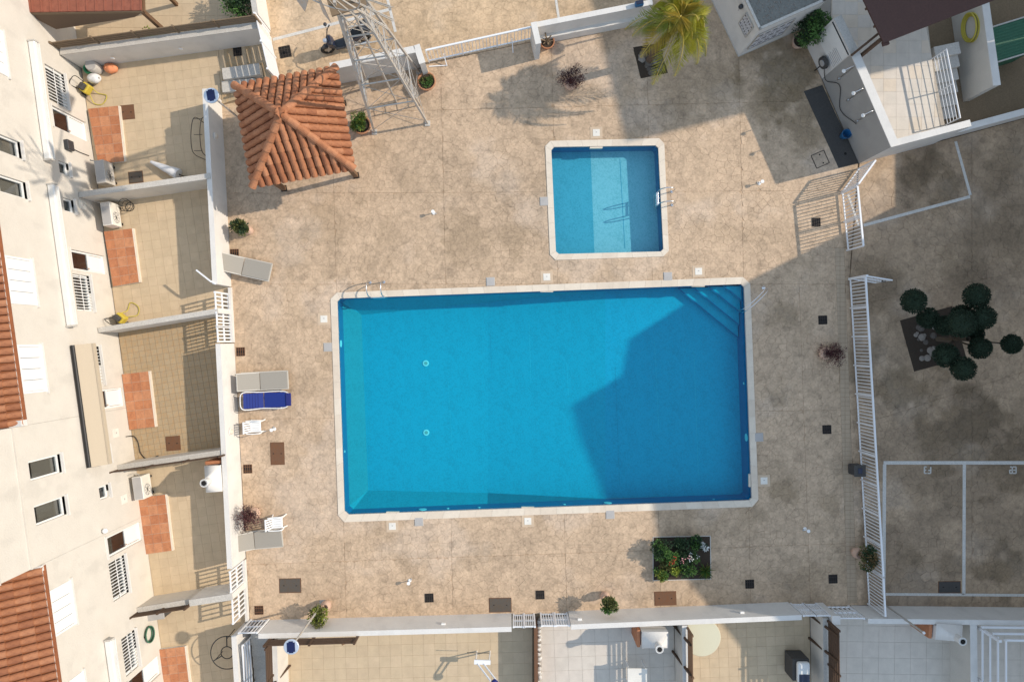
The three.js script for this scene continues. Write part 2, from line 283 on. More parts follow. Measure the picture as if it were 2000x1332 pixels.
// square tiles laid along the first edge of a convex plan outline
function tiled(name, label, outline, size, mats, bed, opt = {}) {
  const y = opt.y ?? 0, root = thing(name, label); root.userData = { kind: 'structure', label };
  const [a, b] = outline, L = Math.hypot(b[0] - a[0], b[1] - a[1]), d = [(b[0] - a[0]) / L, (b[1] - a[1]) / L], n = [-d[1], d[0]], E = edgesOf(outline), [sx, sz] = [].concat(size, size);
  const us = outline.map(p => (p[0] - a[0]) * d[0] + (p[1] - a[1]) * d[1]), ws = outline.map(p => (p[0] - a[0]) * n[0] + (p[1] - a[1]) * n[1]), all = [];
  for (let i = Math.floor(Math.min(...us) / sx); i < Math.max(...us) / sx; i++) for (let j = Math.floor(Math.min(...ws) / sz); j < Math.max(...ws) / sz; j++) {
    const q = (u, w) => [a[0] + d[0] * u * sx + n[0] * w * sz, a[1] + d[1] * u * sx + n[1] * w * sz];
    let ps = [inset(clipTo(ccw([q(i, j), q(i + 1, j), q(i + 1, j + 1), q(i, j + 1)]), E), opt.gap ?? .004)];
    for (const h of opt.holes ?? []) ps = minus(ps.filter(p => p.length > 2), h);
    for (const p of ps) if (p.length > 2 && Math.abs(area(p)) > .003) all.push(p);
  }
  all.sort((p, q) => Math.abs(area(q)) - Math.abs(area(p)));
  all.slice(0, 300).forEach(p => mesh('floor_tile', slab(p, y - .01, y + rr(-.0008, .0008)), mats[Math.floor(rnd() * mats.length)], root));
  if (all.length > 300) mesh('floor_tiles', all.slice(300).map(p => slab(p, y - .01, y)), mats[0], root).userData.kind = 'stuff';
  mesh('grout_bed', prism(outline.map(p => V(p[0], 0, p[1])), y - (opt.deep ?? .03), y - .007), bed, root);
  return root;
}
// ---------------------------------------------------------------- ground, paving, pools
const bigOuter = quad([645, 584], [658, 571], [1452, 541], [1466, 554], [1482, 976], [1470, 990], [672, 1020], [660, 1007]);
const bigInner = quad([658, 589], [664, 583], [1448, 555], [1454, 561], [1469, 972], [1464, 977], [680, 1005], [672, 998]);
const smallOuter = quad([1065, 285], [1075, 275], [1288, 270], [1298, 280], [1307, 490], [1296, 501], [1085, 508], [1074, 497]);
const smallInner = quad([1077, 293], [1082, 287], [1281, 284], [1286, 289], [1296, 486], [1291, 491], [1092, 496], [1086, 491]);
const v3 = (p, y = 0) => V(p[0], y, p[1]);
const grow = (poly, d) => { const c = poly.reduce((s, p) => [s[0] + p[0] / poly.length, s[1] + p[1] / poly.length], [0, 0]); return poly.map(p => { const L = Math.hypot(p[0] - c[0], p[1] - c[1]); return [p[0] + (p[0] - c[0]) / L * d, p[1] + (p[1] - c[1]) / L * d]; }); };
const bigCut = grow(bigOuter, -.04), smallCut = grow(smallOuter, -.04);

const ground = mesh('ground', prism([V(-160, 0, -160), V(160, 0, -160), V(160, 0, 160), V(-160, 0, 160)], -.08, -.04, [bigCut.map(p => v3(p)), smallCut.map(p => v3(p))]), M.earth);
setting(ground, 'bare brown earth around the houses');

const bedFlowers = quad([1276, 1049], [1388, 1047], [1389, 1131], [1276, 1134]), bedPalm = quad([1237, 92], [1287, 84], [1305, 142], [1252, 153]);
const band = quad([1632, 484], [1650, 484], [1676, 1178], [1657, 1178]), mat0 = quad([1571, 178], [1607, 166], [1678, 318], [1639, 328]);
const deckA = quad([432, 205], [1440, 0], [1540, 0], [1677, 321], [1659, 555], [450, 555]), deckB = quad([450, 555], [1659, 555], [1697, 1182], [487, 1214]);
const joints = [[[646, 200], [676, 1210]], [[862, 200], [885, 1210]], [[1076, 60], [1108, 1210]], [[1262, 60], [1292, 1210]], [[1441, 0], [1468, 1210]]];
const deckPanels = splitBy(splitBy([deckA], [...joints, [[432, 378], [1660, 372]], [[640, 220], [1240, 205]]]).concat(splitBy([deckB], [...joints, [[430, 1105], [1700, 1060]], [[450, 820], [1700, 800]], [[1560, 500], [1585, 1200]]])), []);
const deckHoles = [bigCut, smallCut, bedFlowers, bedPalm, band];
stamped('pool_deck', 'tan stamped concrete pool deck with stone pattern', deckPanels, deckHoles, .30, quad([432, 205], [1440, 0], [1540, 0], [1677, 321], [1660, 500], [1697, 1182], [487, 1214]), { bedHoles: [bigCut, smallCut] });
tiled('paved_band', 'narrow band of small stamped bricks along the fence side', band, [.19, .17], [jointMat, M.yardB].map(() => new THREE.MeshStandardMaterial({ map: T.tile, color: C(.47, .365, .26), roughness: .9 })), M.oldGrout, { gap: .005, deep: .012 });
const bedTree = quad([1759, 626], [1861, 598], [1889, 698], [1787, 726]);
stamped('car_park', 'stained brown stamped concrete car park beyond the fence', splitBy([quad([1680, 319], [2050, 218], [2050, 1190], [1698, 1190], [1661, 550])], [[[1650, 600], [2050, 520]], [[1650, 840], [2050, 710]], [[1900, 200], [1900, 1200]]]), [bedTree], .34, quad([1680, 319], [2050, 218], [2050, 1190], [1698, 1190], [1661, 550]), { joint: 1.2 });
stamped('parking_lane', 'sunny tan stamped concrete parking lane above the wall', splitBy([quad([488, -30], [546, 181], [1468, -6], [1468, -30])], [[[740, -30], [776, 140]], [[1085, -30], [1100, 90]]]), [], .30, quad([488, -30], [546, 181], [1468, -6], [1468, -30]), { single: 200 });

function paint(name, label, a, b, w) {                 // a painted line, 4 mm proud of the concrete
  const o = mesh(name, wallBox(at(...a), at(...b), .0025, .006, w), M.linePaint); tag(o, label, 'painted line'); return o;
}
paint('painted_line', 'long white painted line across the top of the two numbered bays', [1727, 904], [2040, 904], .13);
paint('painted_line', 'white painted line on the fence side of the first numbered bay', [1729, 907], [1727, 1162], .13);
paint('painted_line', 'white painted line between the two numbered bays', [1885, 907], [1884, 1162], .12);
paint('painted_line', 'white painted line along the wall end of the numbered bays', [1731, 1161], [2040, 1163], .10);
paint('painted_line', 'slanting white painted line below the raised terrace', [1688, 440], [1896, 384], .11);
paint('painted_line', 'short white painted line from terrace wall to slanting line', [1868, 276], [1897, 381], .10);
paint('painted_line', 'white painted bay line just above the parked scooter', [532, 77], [764, 17], .11);
paint('painted_line', 'white painted line crossing the lane beside the tower top', [752, -20], [772, 62], .10);
paint('painted_line', 'short white painted line touching the railing wall', [1083, -20], [1092, 38], .09);
paint('painted_line', 'worn dashed white line on concrete inside the angled fence', [1657, 378], [1678, 440], .08);
// bay numbers painted upside down, as seen from the pool
function stencil(label, px, py, strokes, sc) {
  const c = at(px, py), g = strokes.map(([x0, y0, x1, y1]) => bar(V(c.x + x0 * sc, .005, c.z + y0 * sc), V(c.x + x1 * sc, .005, c.z + y1 * sc), .045, .004));
  tag(mesh('bay_number', g, M.linePaint), label, 'painted number');
}
const eGlyph = (o) => [[o, 0, o, 1], [o - .5, 0, o, 0], [o - .45, .5, o, .5], [o - .5, 1, o, 1]], sixGlyph = [[-.9, .5, -.5, .5], [-.9, .5, -.9, 1], [-.9, 1, -.5, 1], [-.5, 1, -.5, .0], [-.5, 0, -.85, 0]];
const fGlyph = (o) => [[o, 0, o, 1], [o - .5, 1, o, 1], [o - .4, .55, o, .55]], threeGlyph = [[-.9, 0, -.9, 1], [-.9, 0, -.55, 0], [-.9, .5, -.6, .5], [-.9, 1, -.55, 1]];
stencil('small white painted number in the bay nearest the fence', 1818, 912, [...fGlyph(.1), ...threeGlyph], .24);
stencil('small white painted number at the right edge bay', 1985, 912, [...eGlyph(.1), ...sixGlyph], .24);

// pools: mosaic lined basins
const mosaic = tex(512, 512, (u, v) => { const n = fbm(u * 60, v * 60, 2, 60), m = fbm(u * 7, v * 7, 4, 7), k = .78 + .34 * n + .14 * (m - .5); return [k * k, k, k]; }, true, 2.2);
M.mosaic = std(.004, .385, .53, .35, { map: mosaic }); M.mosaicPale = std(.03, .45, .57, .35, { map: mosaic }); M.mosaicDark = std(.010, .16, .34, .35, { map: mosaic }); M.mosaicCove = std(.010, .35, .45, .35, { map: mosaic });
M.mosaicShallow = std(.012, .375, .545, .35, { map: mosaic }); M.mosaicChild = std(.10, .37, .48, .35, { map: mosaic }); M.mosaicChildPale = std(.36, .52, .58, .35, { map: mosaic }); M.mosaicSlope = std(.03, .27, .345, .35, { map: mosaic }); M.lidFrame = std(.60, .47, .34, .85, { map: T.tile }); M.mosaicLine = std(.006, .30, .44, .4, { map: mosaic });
const water = new THREE.MeshPhysicalMaterial({ color: C(.34, .90, .96), roughness: .02, transmission: 1, thickness: 0, ior: 1.33, bumpMap: tex(256, 256, (u, v) => .5 * fbm(u * 12, v * 12, 3, 12) + .5 * fbm(u * 30, v * 30, 2, 30), false, 3.0), bumpScale: .012 });
const shallowWater = water.clone(); shallowWater.color = C(.60, .92, .97);   // half as deep, so it takes less of the red
function faces(quads) {                                // list of polygons in space
  const pos = [], nor = [];
  for (const q of quads) { const n = q[1].clone().sub(q[0]).cross(q[2].clone().sub(q[0])).normalize(); for (let i = 1; i < q.length - 1; i++) for (const v of [q[0], q[i], q[i + 1]]) { pos.push(v.x, v.y, v.z); nor.push(n.x, n.y, n.z); } }
  const g = new THREE.BufferGeometry(); g.setAttribute('position', new THREE.Float32BufferAttribute(pos, 3)); g.setAttribute('normal', new THREE.Float32BufferAttribute(nor, 3)); return g;
}
function coping(root, outer, inner) {
  const n = outer.length;
  for (let i = 0; i < n; i++) {
    const a = outer[i], b = outer[(i + 1) % n], c = inner[i], d = inner[(i + 1) % n], L = Math.hypot(b[0] - a[0], b[1] - a[1]), k = L > .8 ? Math.round(L / .62) : 1;
    const mix = (p, q, t) => [p[0] + (q[0] - p[0]) * t, p[1] + (q[1] - p[1]) * t];
    for (let j = 0; j < k; j++) { const q = inset([mix(a, b, j / k), mix(a, b, (j + 1) / k), mix(c, d, (j + 1) / k), mix(c, d, j / k)], .0025); mesh('coping_stone', slab(q, -.05, .022 + rr(-.001, .001)), rnd() < .6 ? M.ivory : M.ivoryB, root); }
  }
  mesh('coping_mortar', prism(outer.map(p => v3(p)), -.12, .008, [inner.map(p => v3(p))]), M.greyCap, root);
}
const basinWall = (poly, depth) => faces(poly.map((p, i) => { const q = poly[(i + 1) % poly.length]; return [v3(p, -.05), v3(q, -.05), v3(q, depth(q)), v3(p, depth(p))]; }));
{
  const root = thing('swimming_pool', 'large rectangular swimming pool lined with blue mosaic', 'pool', at(1060, 780));
  coping(root, bigOuter, bigInner);
  const W = (x, y, d) => at(x, y).setY(d), topY = (x) => 583 + (x - 664) * (555 - 583) / (1448 - 664), botY = (x) => 1005 + (x - 680) * (977 - 1005) / (1464 - 680);
  const wallDepth = (p) => { const x = 1000 + 52 * p[0]; return x < 950 ? -.80 - .10 * (x - 660) / 290 : x < 1190 ? -.90 - .12 * (x - 950) / 240 : -1.02; };
  const mid = []; for (const [x0, x1] of [[664, 950], [950, 1190], [1190, 1448]]) mid.push([x0, x1]);
  const ring = [...quad([658, 589], [664, 583]), ...[950, 1190].map(x => P2(at(x, topY(x)))), ...quad([1448, 555], [1454, 561], [1469, 972], [1464, 977]), ...[1190, 950].map(x => P2(at(x, botY(x)))), ...quad([680, 1005], [672, 998])];
  mesh('wall', basinWall(ring, wallDepth), M.mosaicDark, root);
  const inT = { 950: 14, 1190: 0 }, fl = { 950: -1.42, 1190: -1.04 };
  const FT0 = W(688, 612, -1.5), FB0 = W(702, 975, -1.5), FT1 = W(950, topY(950) + 14, fl[950]), FB1 = W(950, botY(950) - 16, fl[950]), FT2 = W(1190, topY(1190), fl[1190]), FB2 = W(1190, botY(1190), fl[1190]);
  mesh('floor', faces([[FT0, FB0, FB1, FT1], [FT1, FB1, FB2, FT2]]), M.mosaic, root); mesh('floor', faces([[FT2, FB2, W(1464, 977, -1.0), W(1469, 972, -1.0), W(1454, 561, -1.0), W(1448, 555, -1.0)]]), M.mosaicShallow, root);
  const wd = (x, y) => W(x, y, wallDepth(P2(at(x, y))));
  mesh('sloped_side', faces([[wd(658, 589), wd(672, 998), FB0, FT0]]), M.mosaicSlope, root);
  mesh('sloped_side', faces([[wd(672, 998), wd(680, 1005), FB0], [wd(680, 1005), wd(950, botY(950)), FB1, FB0], [wd(950, botY(950)), wd(1190, botY(1190)), FB2, FB1]]), M.mosaicCove, root);
  mesh('sloped_side', faces([[wd(664, 583), wd(658, 589), FT0], [wd(664, 583), FT0, FT1, wd(950, topY(950))], [wd(950, topY(950)), FT1, FT2, wd(1190, topY(1190))]]), M.mosaicCove, root);
  for (const x of [868, 955, 1035, 1112, 1210, 1290, 1370]) { const d = (y) => { const t = x < 950 ? -1.5 + .08 * (x - 690) / 260 : x < 1190 ? -1.42 + .38 * (x - 950) / 240 : -1.04 + .04 * (x - 1190) / 270; return t + .004; };
    mesh('mosaic_seam', bar(at(x, 610 + rnd() * 180).setY(d()), at(x + 9, 820 + rnd() * 140).setY(d()), .016, .004), rnd() < .5 ? M.mosaicLine : M.mosaicPale, root); }
  [[118, 102], [90, 77], [62, 52], [34, 29]].forEach(([a, b], i) => {
    const y = -.80 + .18 * i, c = at(1453, 558), d = at(1453 - a, 556 + a * .036), e = at(1453 + b * .036, 558 + b);
    const s = mesh('step', prism([c, d, e], -1.02, y), M.mosaic, root); mesh('step_edge', bar(d.clone().setY(y + .006), e.clone().setY(y + .006), .05, .012), M.mosaicDark, s);
  });
  for (const [x, y] of [[822, 712], [823, 855]]) { const c = at(x, y).setY(-1.455); const d = mesh('floor_drain', [cyl(c, up(c, -1.43), .12, .12, 20)], M.plasticWhite, root); mesh('drain_grille', [cyl(up(c, -1.43), up(c, -1.424), .07, .07, 16)], M.greyLid, d); }
  const lit = (x, y, dx, dz, w) => { const c = at(x, y).setY(-.34); return cyl(c, c.clone().add(V(dx * .02, 0, dz * .02)), w, w, 18); };
  for (const [x, y] of [[823, 1000], [1190, 987]]) mesh('underwater_lamp', lit(x, y, 0, -1, .15), M.plasticWhite, root);
  for (const [x, y] of [[660, 672], [1465, 857]]) mesh('underwater_lamp', lit(x, y, x < 1000 ? 1 : -1, 0, .15), M.plasticWhite, root);
  for (const [x, y] of [[873, 998], [935, 996], [1104, 990], [1400, 980]]) mesh('water_inlet', lit(x, y, 0, -1, .05), M.plasticWhite, root);
  for (const [x, y] of [[668, 885], [1460, 750]]) mesh('water_inlet', lit(x, y, x < 1000 ? 1 : -1, 0, .05), M.plasticWhite, root);
  for (const [x, y, ry] of [[766, 1002, 0], [1031, 992.5, 0], [1068, 569, 0], [1365, 558.5, 0], [1466, 939, 1.57]]) { const c = at(x, y); mesh('skimmer_mouth', box(.48, .16, .05, c.x, -.17, c.z, ry), M.ivory, root); }
  const s = mesh('pool_water', faces([bigInner.map(p => v3(p, -.13))]), water); setting(s, 'clear blue water of the large pool');
}
{
  const root = thing('childrens_pool', 'small square childrens pool lined with pale blue mosaic', 'pool', at(1186, 389));
  coping(root, smallOuter, smallInner);
  mesh('wall', basinWall(smallInner, () => -.72), M.mosaicDark, root);
  const a = at(1158, 286), b = at(1168, 494);
  const W = (x, y) => at(x, y).setY(-.72);
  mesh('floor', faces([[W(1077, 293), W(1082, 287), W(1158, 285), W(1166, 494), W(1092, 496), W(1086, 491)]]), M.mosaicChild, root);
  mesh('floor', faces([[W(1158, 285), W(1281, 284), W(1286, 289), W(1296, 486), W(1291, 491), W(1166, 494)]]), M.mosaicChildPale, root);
  mesh('mosaic_seam', bar(at(1217, 300).setY(-.716), at(1227, 480).setY(-.716), .015, .004), M.mosaicLine, root);
  const c = at(1165, 287.5); mesh('skimmer_mouth', box(.48, .16, .05, c.x, -.17, c.z, .02), M.ivory, root);
  const s = mesh('pool_water', faces([smallInner.map(p => v3(p, -.13))]), shallowWater); setting(s, 'clear blue water of the small pool');
}
// deck fittings around the pools
function skimmerLid(px, py, ry, label) {
  const c = at(px, py), o = thing('skimmer_lid', label, 'skimmer lid', c, 'skimmer lids around the pools');
  mesh('lid_frame', box(.46, .008, .44, c.x, .0, c.z, ry, .003), M.lidFrame, o); mesh('lid', box(.26, .01, .26, c.x, .007, c.z, ry, .004), M.lid, o); mesh('lid_knob', box(.05, .006, .03, c.x, .016, c.z - .02, ry, .002), M.greyLid, o);
}
skimmerLid(632, 623, .03, 'white skimmer lid on the deck left of the large pool top corner');
skimmerLid(1165, 259, .02, 'white skimmer lid above the small pool');
skimmerLid(1068, 541, .03, 'white skimmer lid between the two pools, below the small pool left corner');
skimmerLid(1365, 530, .03, 'white skimmer lid above the large pool steps');
skimmerLid(766, 1028, .03, 'white skimmer lid under the large pool, leftmost of two on that side');
skimmerLid(1031, 1018, .03, 'white skimmer lid under the large pool at mid length');
skimmerLid(1493, 939, .03, 'white skimmer lid at the right side of the large pool, in shade');
function greyLid(px, py, label) { const c = at(px, py), o = thing('junction_box_lid', label, 'box lid', c, 'grey junction box lids around the pools'); mesh('lid', box(.30, .012, .30, c.x, .012, c.z, .035, .004), M.greyLid, o); mesh('lid_frame', box(.33, .012, .33, c.x, .0, c.z, .035, .003), M.greyCap, o); }
greyLid(640, 678, 'grey square box lid at the left coping of the large pool'); greyLid(958, 550, 'grey square box lid on the top coping left of the small pool');
greyLid(1305, 540, 'grey square box lid on the top coping right of the small pool'); greyLid(818, 1019, 'grey square box lid at the bottom coping near the left corner');
greyLid(1192, 1005, 'grey square box lid at the bottom coping, right one in sun'); greyLid(1483, 854, 'grey square box lid at the right coping in shade'); greyLid(1063, 393, 'grey square box lid at the left coping of the small pool');
function grate(px, py, s, ry, label, mat = M.iron) {
  const c = at(px, py), o = thing('drain_grate', label, 'drain grate', c, 'square drain grates');
  const L = (x, z) => { const q = V(x, 0, z).applyAxisAngle(V(0, 1, 0), ry); return V(c.x + q.x, 0, c.z + q.z); };
  mesh('pit', box(s, .006, s, c.x, .0, c.z, ry), M.pit, o);
  mesh('frame', [[-1, 0], [1, 0]].map(([k]) => bar(L(k * s / 2, -s / 2).setY(.008), L(k * s / 2, s / 2).setY(.008), .022, .012)).concat([-1, 1].map(k => bar(L(-s / 2, k * s / 2).setY(.008), L(s / 2, k * s / 2).setY(.008), .022, .012))), mat, o);
  for (let i = -1; i <= 1; i++) { mesh('bar', bar(L(i * s / 4, -s / 2).setY(.009), L(i * s / 4, s / 2).setY(.009), .022, .010), mat, o); if (i < 1) mesh('bar', bar(L(-s / 2, (i + .5) * s / 2).setY(.010), L(s / 2, (i + .5) * s / 2).setY(.010), .02, .010), mat, o); }
}
[[457, 495, 'small square drain grate above the grey lounger by the left wall'], [469, 687, 'small square drain grate by the left wall below the white gates'], [483, 916, 'small square drain grate by the left wall above the red shrub'], [505, 1192, 'rusty square drain grate in the bottom left deck corner'],
 [838, 1168, 'square drain grate by the bottom wall between two manhole covers'], [1055, 1162, 'square drain grate above the paired bottom wall gates'], [1465, 1141, 'shaded square drain grate right of the flower bed'], [1628, 1131, 'shaded square drain grate in the bottom right deck corner'],
 [1616, 839, 'shaded square drain grate right of the large pool, lower one'], [1608, 625, 'shaded square drain grate right of the pool steps'], [1595, 434, 'square drain grate inside the striped fence shadow']].forEach(([x, y, l]) => grate(x, y, .31, .035, l, x < 530 ? M.rusty : M.iron));
grate(556, 101, .42, .2, 'square drain grate on the lane left of the scooter'); grate(463, 101, .30, .1, 'dark drain grate on the top left patio by the steps');
function manhole(px, py, w, d, ry, mat, label) { const c = at(px, py), o = thing('manhole_cover', label, 'manhole cover', c, 'rectangular manhole covers'); mesh('frame', box(w + .05, .006, d + .05, c.x, 0, c.z, ry), M.rusty, o); mesh('cover', box(w, .010, d, c.x, .004, c.z, ry, .003), mat, o); for (const k of [-1, 1]) mesh('lifting_eye', box(.05, .006, .03, c.x + k * w * .3, .0135, c.z, ry), M.pit, o); }
manhole(541, 886, .48, .80, .03, M.rusty, 'upright brown manhole cover right of the blue lounger side'); manhole(566, 1144, .78, .50, .02, M.plate, 'dark manhole cover above the potted shrub at bottom left');
manhole(977, 1182, .80, .50, .02, M.plate, 'dark manhole cover against the bottom wall left of the gates'); manhole(1300, 1169, .78, .48, .03, M.rusty, 'worn brown manhole cover below the flower bed');
manhole(1856, 1147, .80, .40, .01, M.slate, 'dark manhole cover in the numbered bay'); manhole(247, 219, .50, .50, .1, M.rusty, 'square brown cover on the top left patio beside its tiled porch'); manhole(337, 866, .50, .50, .08, M.rusty, 'square reddish brown cover on the third patio'); manhole(264, 346, .50, .40, .1, M.plate, 'dark cover on the top left patio beside the grey air conditioner');
{ const c = at(1603, 311), o = thing('paved_manhole', 'square manhole outlined by a thin dark frame near the shower mat', 'manhole cover', c); const ry = .42, s = .52;
  const L = (x, z) => { const q = V(x, 0, z).applyAxisAngle(V(0, 1, 0), ry); return V(c.x + q.x, .006, c.z + q.z); };
  mesh('frame', [[-1, -1, 1, -1], [1, -1, 1, 1], [1, 1, -1, 1], [-1, 1, -1, -1]].map(([a, b, e, f]) => bar(L(a * s / 2, b * s / 2), L(e * s / 2, f * s / 2), .022, .01)), M.iron, o);
  mesh('cover', groundUV(slab([[-1, -1], [1, -1], [1, 1], [-1, 1]].map(([a, b]) => { const q = L(a * (s / 2 - .02), b * (s / 2 - .02)); return [q.x, q.z]; }), 0, .006, .9)), concrete, o, true);
  for (const k of [-1, 1]) mesh('lifting_eye', box(.05, .004, .05, L(.05, k * .17).x, .007, L(.05, k * .17).z), M.pit, o); }
// ---------------------------------------------------------------- row of cream houses on the left
const FA = at(155, 123), FB = at(313, 1266), FU = FB.clone().sub(FA).normalize(), FN = V(FU.z, 0, -FU.x);
const fm = new THREE.Matrix4().makeBasis(FU, V(0, 1, 0), FN).setPosition(FA);
const F = (u, h, z = 0) => V(u, h, z).applyMatrix4(fm);
const onF = (g) => {                                   // the house frame is mirrored, so turn every face round again
  const q = flat(g); q.applyMatrix4(fm);
  for (const a of Object.values(q.attributes)) { const n = a.itemSize, d = a.array; for (let i = 0; i < a.count; i += 3) for (let k = 0; k < n; k++) { const t = d[(i + 1) * n + k]; d[(i + 1) * n + k] = d[(i + 2) * n + k]; d[(i + 2) * n + k] = t; } }
  return q;
};
const fbox = (u0, u1, h0, h1, z0, z1, r = 0) => onF(box(u1 - u0, h1 - h0, z1 - z0, (u0 + u1) / 2, h0, (z0 + z1) / 2, 0, r));
function rectFrame(u0, u1, h0, h1, w, z0, z1) { return [fbox(u0, u1, h0, h0 + w, z0, z1), fbox(u0, u1, h1 - w, h1, z0, z1), fbox(u0, u0 + w, h0 + w, h1 - w, z0, z1), fbox(u1 - w, u1, h0 + w, h1 - w, z0, z1)]; }
function house(label, u0, u1, height, openings) {
  const root = thing('row_house', label, 'house', F((u0 + u1) / 2, 0));
  const s = new THREE.Shape([[u0, -.04], [u1, -.04], [u1, height], [u0, height]].map(p => new THREE.Vector2(...p)));
  for (const o of openings) s.holes.push(new THREE.Path([[o.u[0], o.h[0]], [o.u[0], o.h[1]], [o.u[1], o.h[1]], [o.u[1], o.h[0]]].map(p => new THREE.Vector2(...p))));
  const g = new THREE.ExtrudeGeometry(s, { depth: .24, bevelEnabled: false }); g.translate(0, 0, -.24);
  mesh('wall', [onF(g)], M.cream, root);
  mesh('side_wall', [fbox(u0, u0 + .2, -.04, height - .01, -7, -.24), fbox(u1 - .2, u1, -.04, height - .01, -7, -.24), fbox(u0, u1, -.04, height - .01, -7.2, -7)], M.cream, root);
  mesh('room', [fbox(u0 + .2, u1 - .2, .02, .05, -6.9, -.25), fbox(u0 + .2, u1 - .2, 2.7, 2.95, -6.9, -.25), fbox(u0 + .2, u1 - .2, height - .25, height - .05, -6.9, -.25), fbox(u0 + .2, u1 - .2, .05, height - .25, -3.2, -3.1)], M.roomWall, root);
  for (const o of openings) {
    const [a, b] = o.u, [c, d] = o.h;
    if (o.k === 'door') {
      const p = mesh('door', [...rectFrame(a, b, c, d, .06, -.16, -.08), fbox(a + .06, b - .06, c + .85, c + .93, -.15, -.09)], M.plasticWhite, root);
      mesh('door_panel', fbox(a + .07, b - .07, c + .06, c + .85, -.14, -.10, .01), M.plasticWhite, p);
      mesh('pane', fbox(a + .06, b - .06, c + .93, d - .06, -.13, -.12), M.glass, p);
      mesh('handle', fbox(b - .14, b - .11, c + .95, c + 1.08, -.09, -.04), M.steel, p);
      mesh('lintel', fbox(a - .05, b + .05, d, d + .05, -.05, .05), M.white, root);
    } else if (o.k === 'shutter') {
      const p = mesh('shutter', rectFrame(a, b, c, d, .06, -.07, .03), M.plasticWhite, root), n = 4;
      for (let i = 0; i < n; i++) { const x0 = a + .06 + i * (b - a - .12) / n + .006, x1 = a + .06 + (i + 1) * (b - a - .12) / n - .006; mesh('shutter_leaf', fbox(x0, x1, c + .07, d - .07, -.06, .01, .008), M.plasticWhite, p); }
      mesh('sill', fbox(a - .06, b + .06, c - .06, c, -.1, .07), M.white, root);
    } else {
      const p = mesh('window', rectFrame(a, b, c, d, .05, -.16, -.08), M.plasticWhite, root);
      mesh('pane', fbox(a + .05, b - .05, c + .05, d - .05, -.125, -.12), M.glass, p);
      mesh('sill', fbox(a - .05, b + .05, c - .06, c, -.1, .09), M.white, root);
      if (b - a > .8) { const k = Math.round((b - a) / .11); mesh('curtain', fbox(a + .05, b - .05, c + .05, d - .05, -.5, -.45), M.curtain, p);
        for (let i = 1; i < k; i++) { const x = a + (b - a) * i / k; mesh('bar', bar(F(x, c, -.03), F(x, d, -.03), .024, .024), M.plasticWhite, p); } mesh('bar', bar(F(a, (c + d) / 2, -.03), F(b, (c + d) / 2, -.03), .02, .02), M.plasticWhite, p); }
      else if (d - c > .8) mesh('curtain', fbox(a + .05, b - .05, c + .05, c + (d - c) * .72, -.24, -.22), M.curtain, p);
    }
  }
  return root;
}
const O = (k, u0, u1, h0, h1) => ({ k, u: [u0, u1], h: [h0, h1] });
const h1 = house('cream two storey house with white louvred upper shutters, left edge', -9, 13.07, 5.5, [O('window', .88, 2.14, 1.15, 2.14), O('door', 2.3, 3.05, .15, 2.12), O('window', 4.24, 4.68, 1.6, 2.12), O('window', 5.54, 6.01, 1.6, 2.15), O('door', 7.34, 8.04, .15, 2.17), O('window', 8.2, 9.47, 1.3, 2.21),
  O('shutter', .66, 2.12, 4.08, 5.25), O('window', 4.15, 4.7, 3.95, 5.1), O('window', 5.45, 6.0, 3.95, 5.1), O('shutter', 7.96, 9.42, 4.2, 5.34), O('shutter', 10.66, 12.14, 4.3, 5.34), O('window', 10.74, 12.1, 1.3, 2.12), O('door', 12.28, 12.98, .15, 2.08)]);
const h2 = house('taller plain cream house section between two tiled roofs', 13.075, 17.195, 7.2, [O('window', 14.26, 14.86, 1.55, 2.04), O('window', 14.14, 14.72, 4.1, 5.5), O('window', 15.47, 16.05, 4.15, 5.52), O('window', 15.58, 16.02, 1.85, 2.38)]);
const h3 = house('cream house at bottom left with orange tiled roof', 17.2, 30, 5.55, [O('door', 17.33, 18.02, .2, 2.38), O('window', 18.18, 19.51, 1.5, 2.42), O('shutter', 18.05, 19.42, 4.43, 5.42), O('window', 20.85, 22.15, 1.5, 2.3), O('door', 22.35, 23.05, .2, 2.3), O('shutter', 20.9, 22.3, 4.43, 5.42)]);
mesh('parapet', fbox(13.05, 17.22, 7.2, 7.28, -7.2, .06), M.greyCap, h2);
mesh('plaster_ledge', [fbox(13.1, 17.2, 5.95, 6.0, 0, .05)], M.cream, h2);
// clay roofs: barrel tiles in columns running up from the eave
function barrel(r0, r1, L, t = .012) {                 // half round tile, open below, along +z (r0 at z = 0)
  const pos = [], n = 7; const P = (r, i, z) => { const a = Math.PI * i / n; return [Math.cos(a) * r, Math.sin(a) * r, z]; };
  const q = (a, b, c, d) => pos.push(...a, ...b, ...c, ...a, ...c, ...d);
  for (let i = 0; i < n; i++) { q(P(r0, i, 0), P(r1, i, L), P(r1, i + 1, L), P(r0, i + 1, 0)); q(P(r0 - t, i + 1, 0), P(r1 - t, i + 1, L), P(r1 - t, i, L), P(r0 - t, i, 0)); q(P(r0, i + 1, 0), P(r0 - t, i + 1, 0), P(r0 - t, i, 0), P(r0, i, 0)); }
  const g = new THREE.BufferGeometry(); g.setAttribute('position', new THREE.Float32BufferAttribute(pos, 3)); g.computeVertexNormals(); metreUV(g); return g;
}
const terras = [M.terra, M.terraB, M.terraC, M.terra];
const roofTile = barrel(.112, .086, .46);
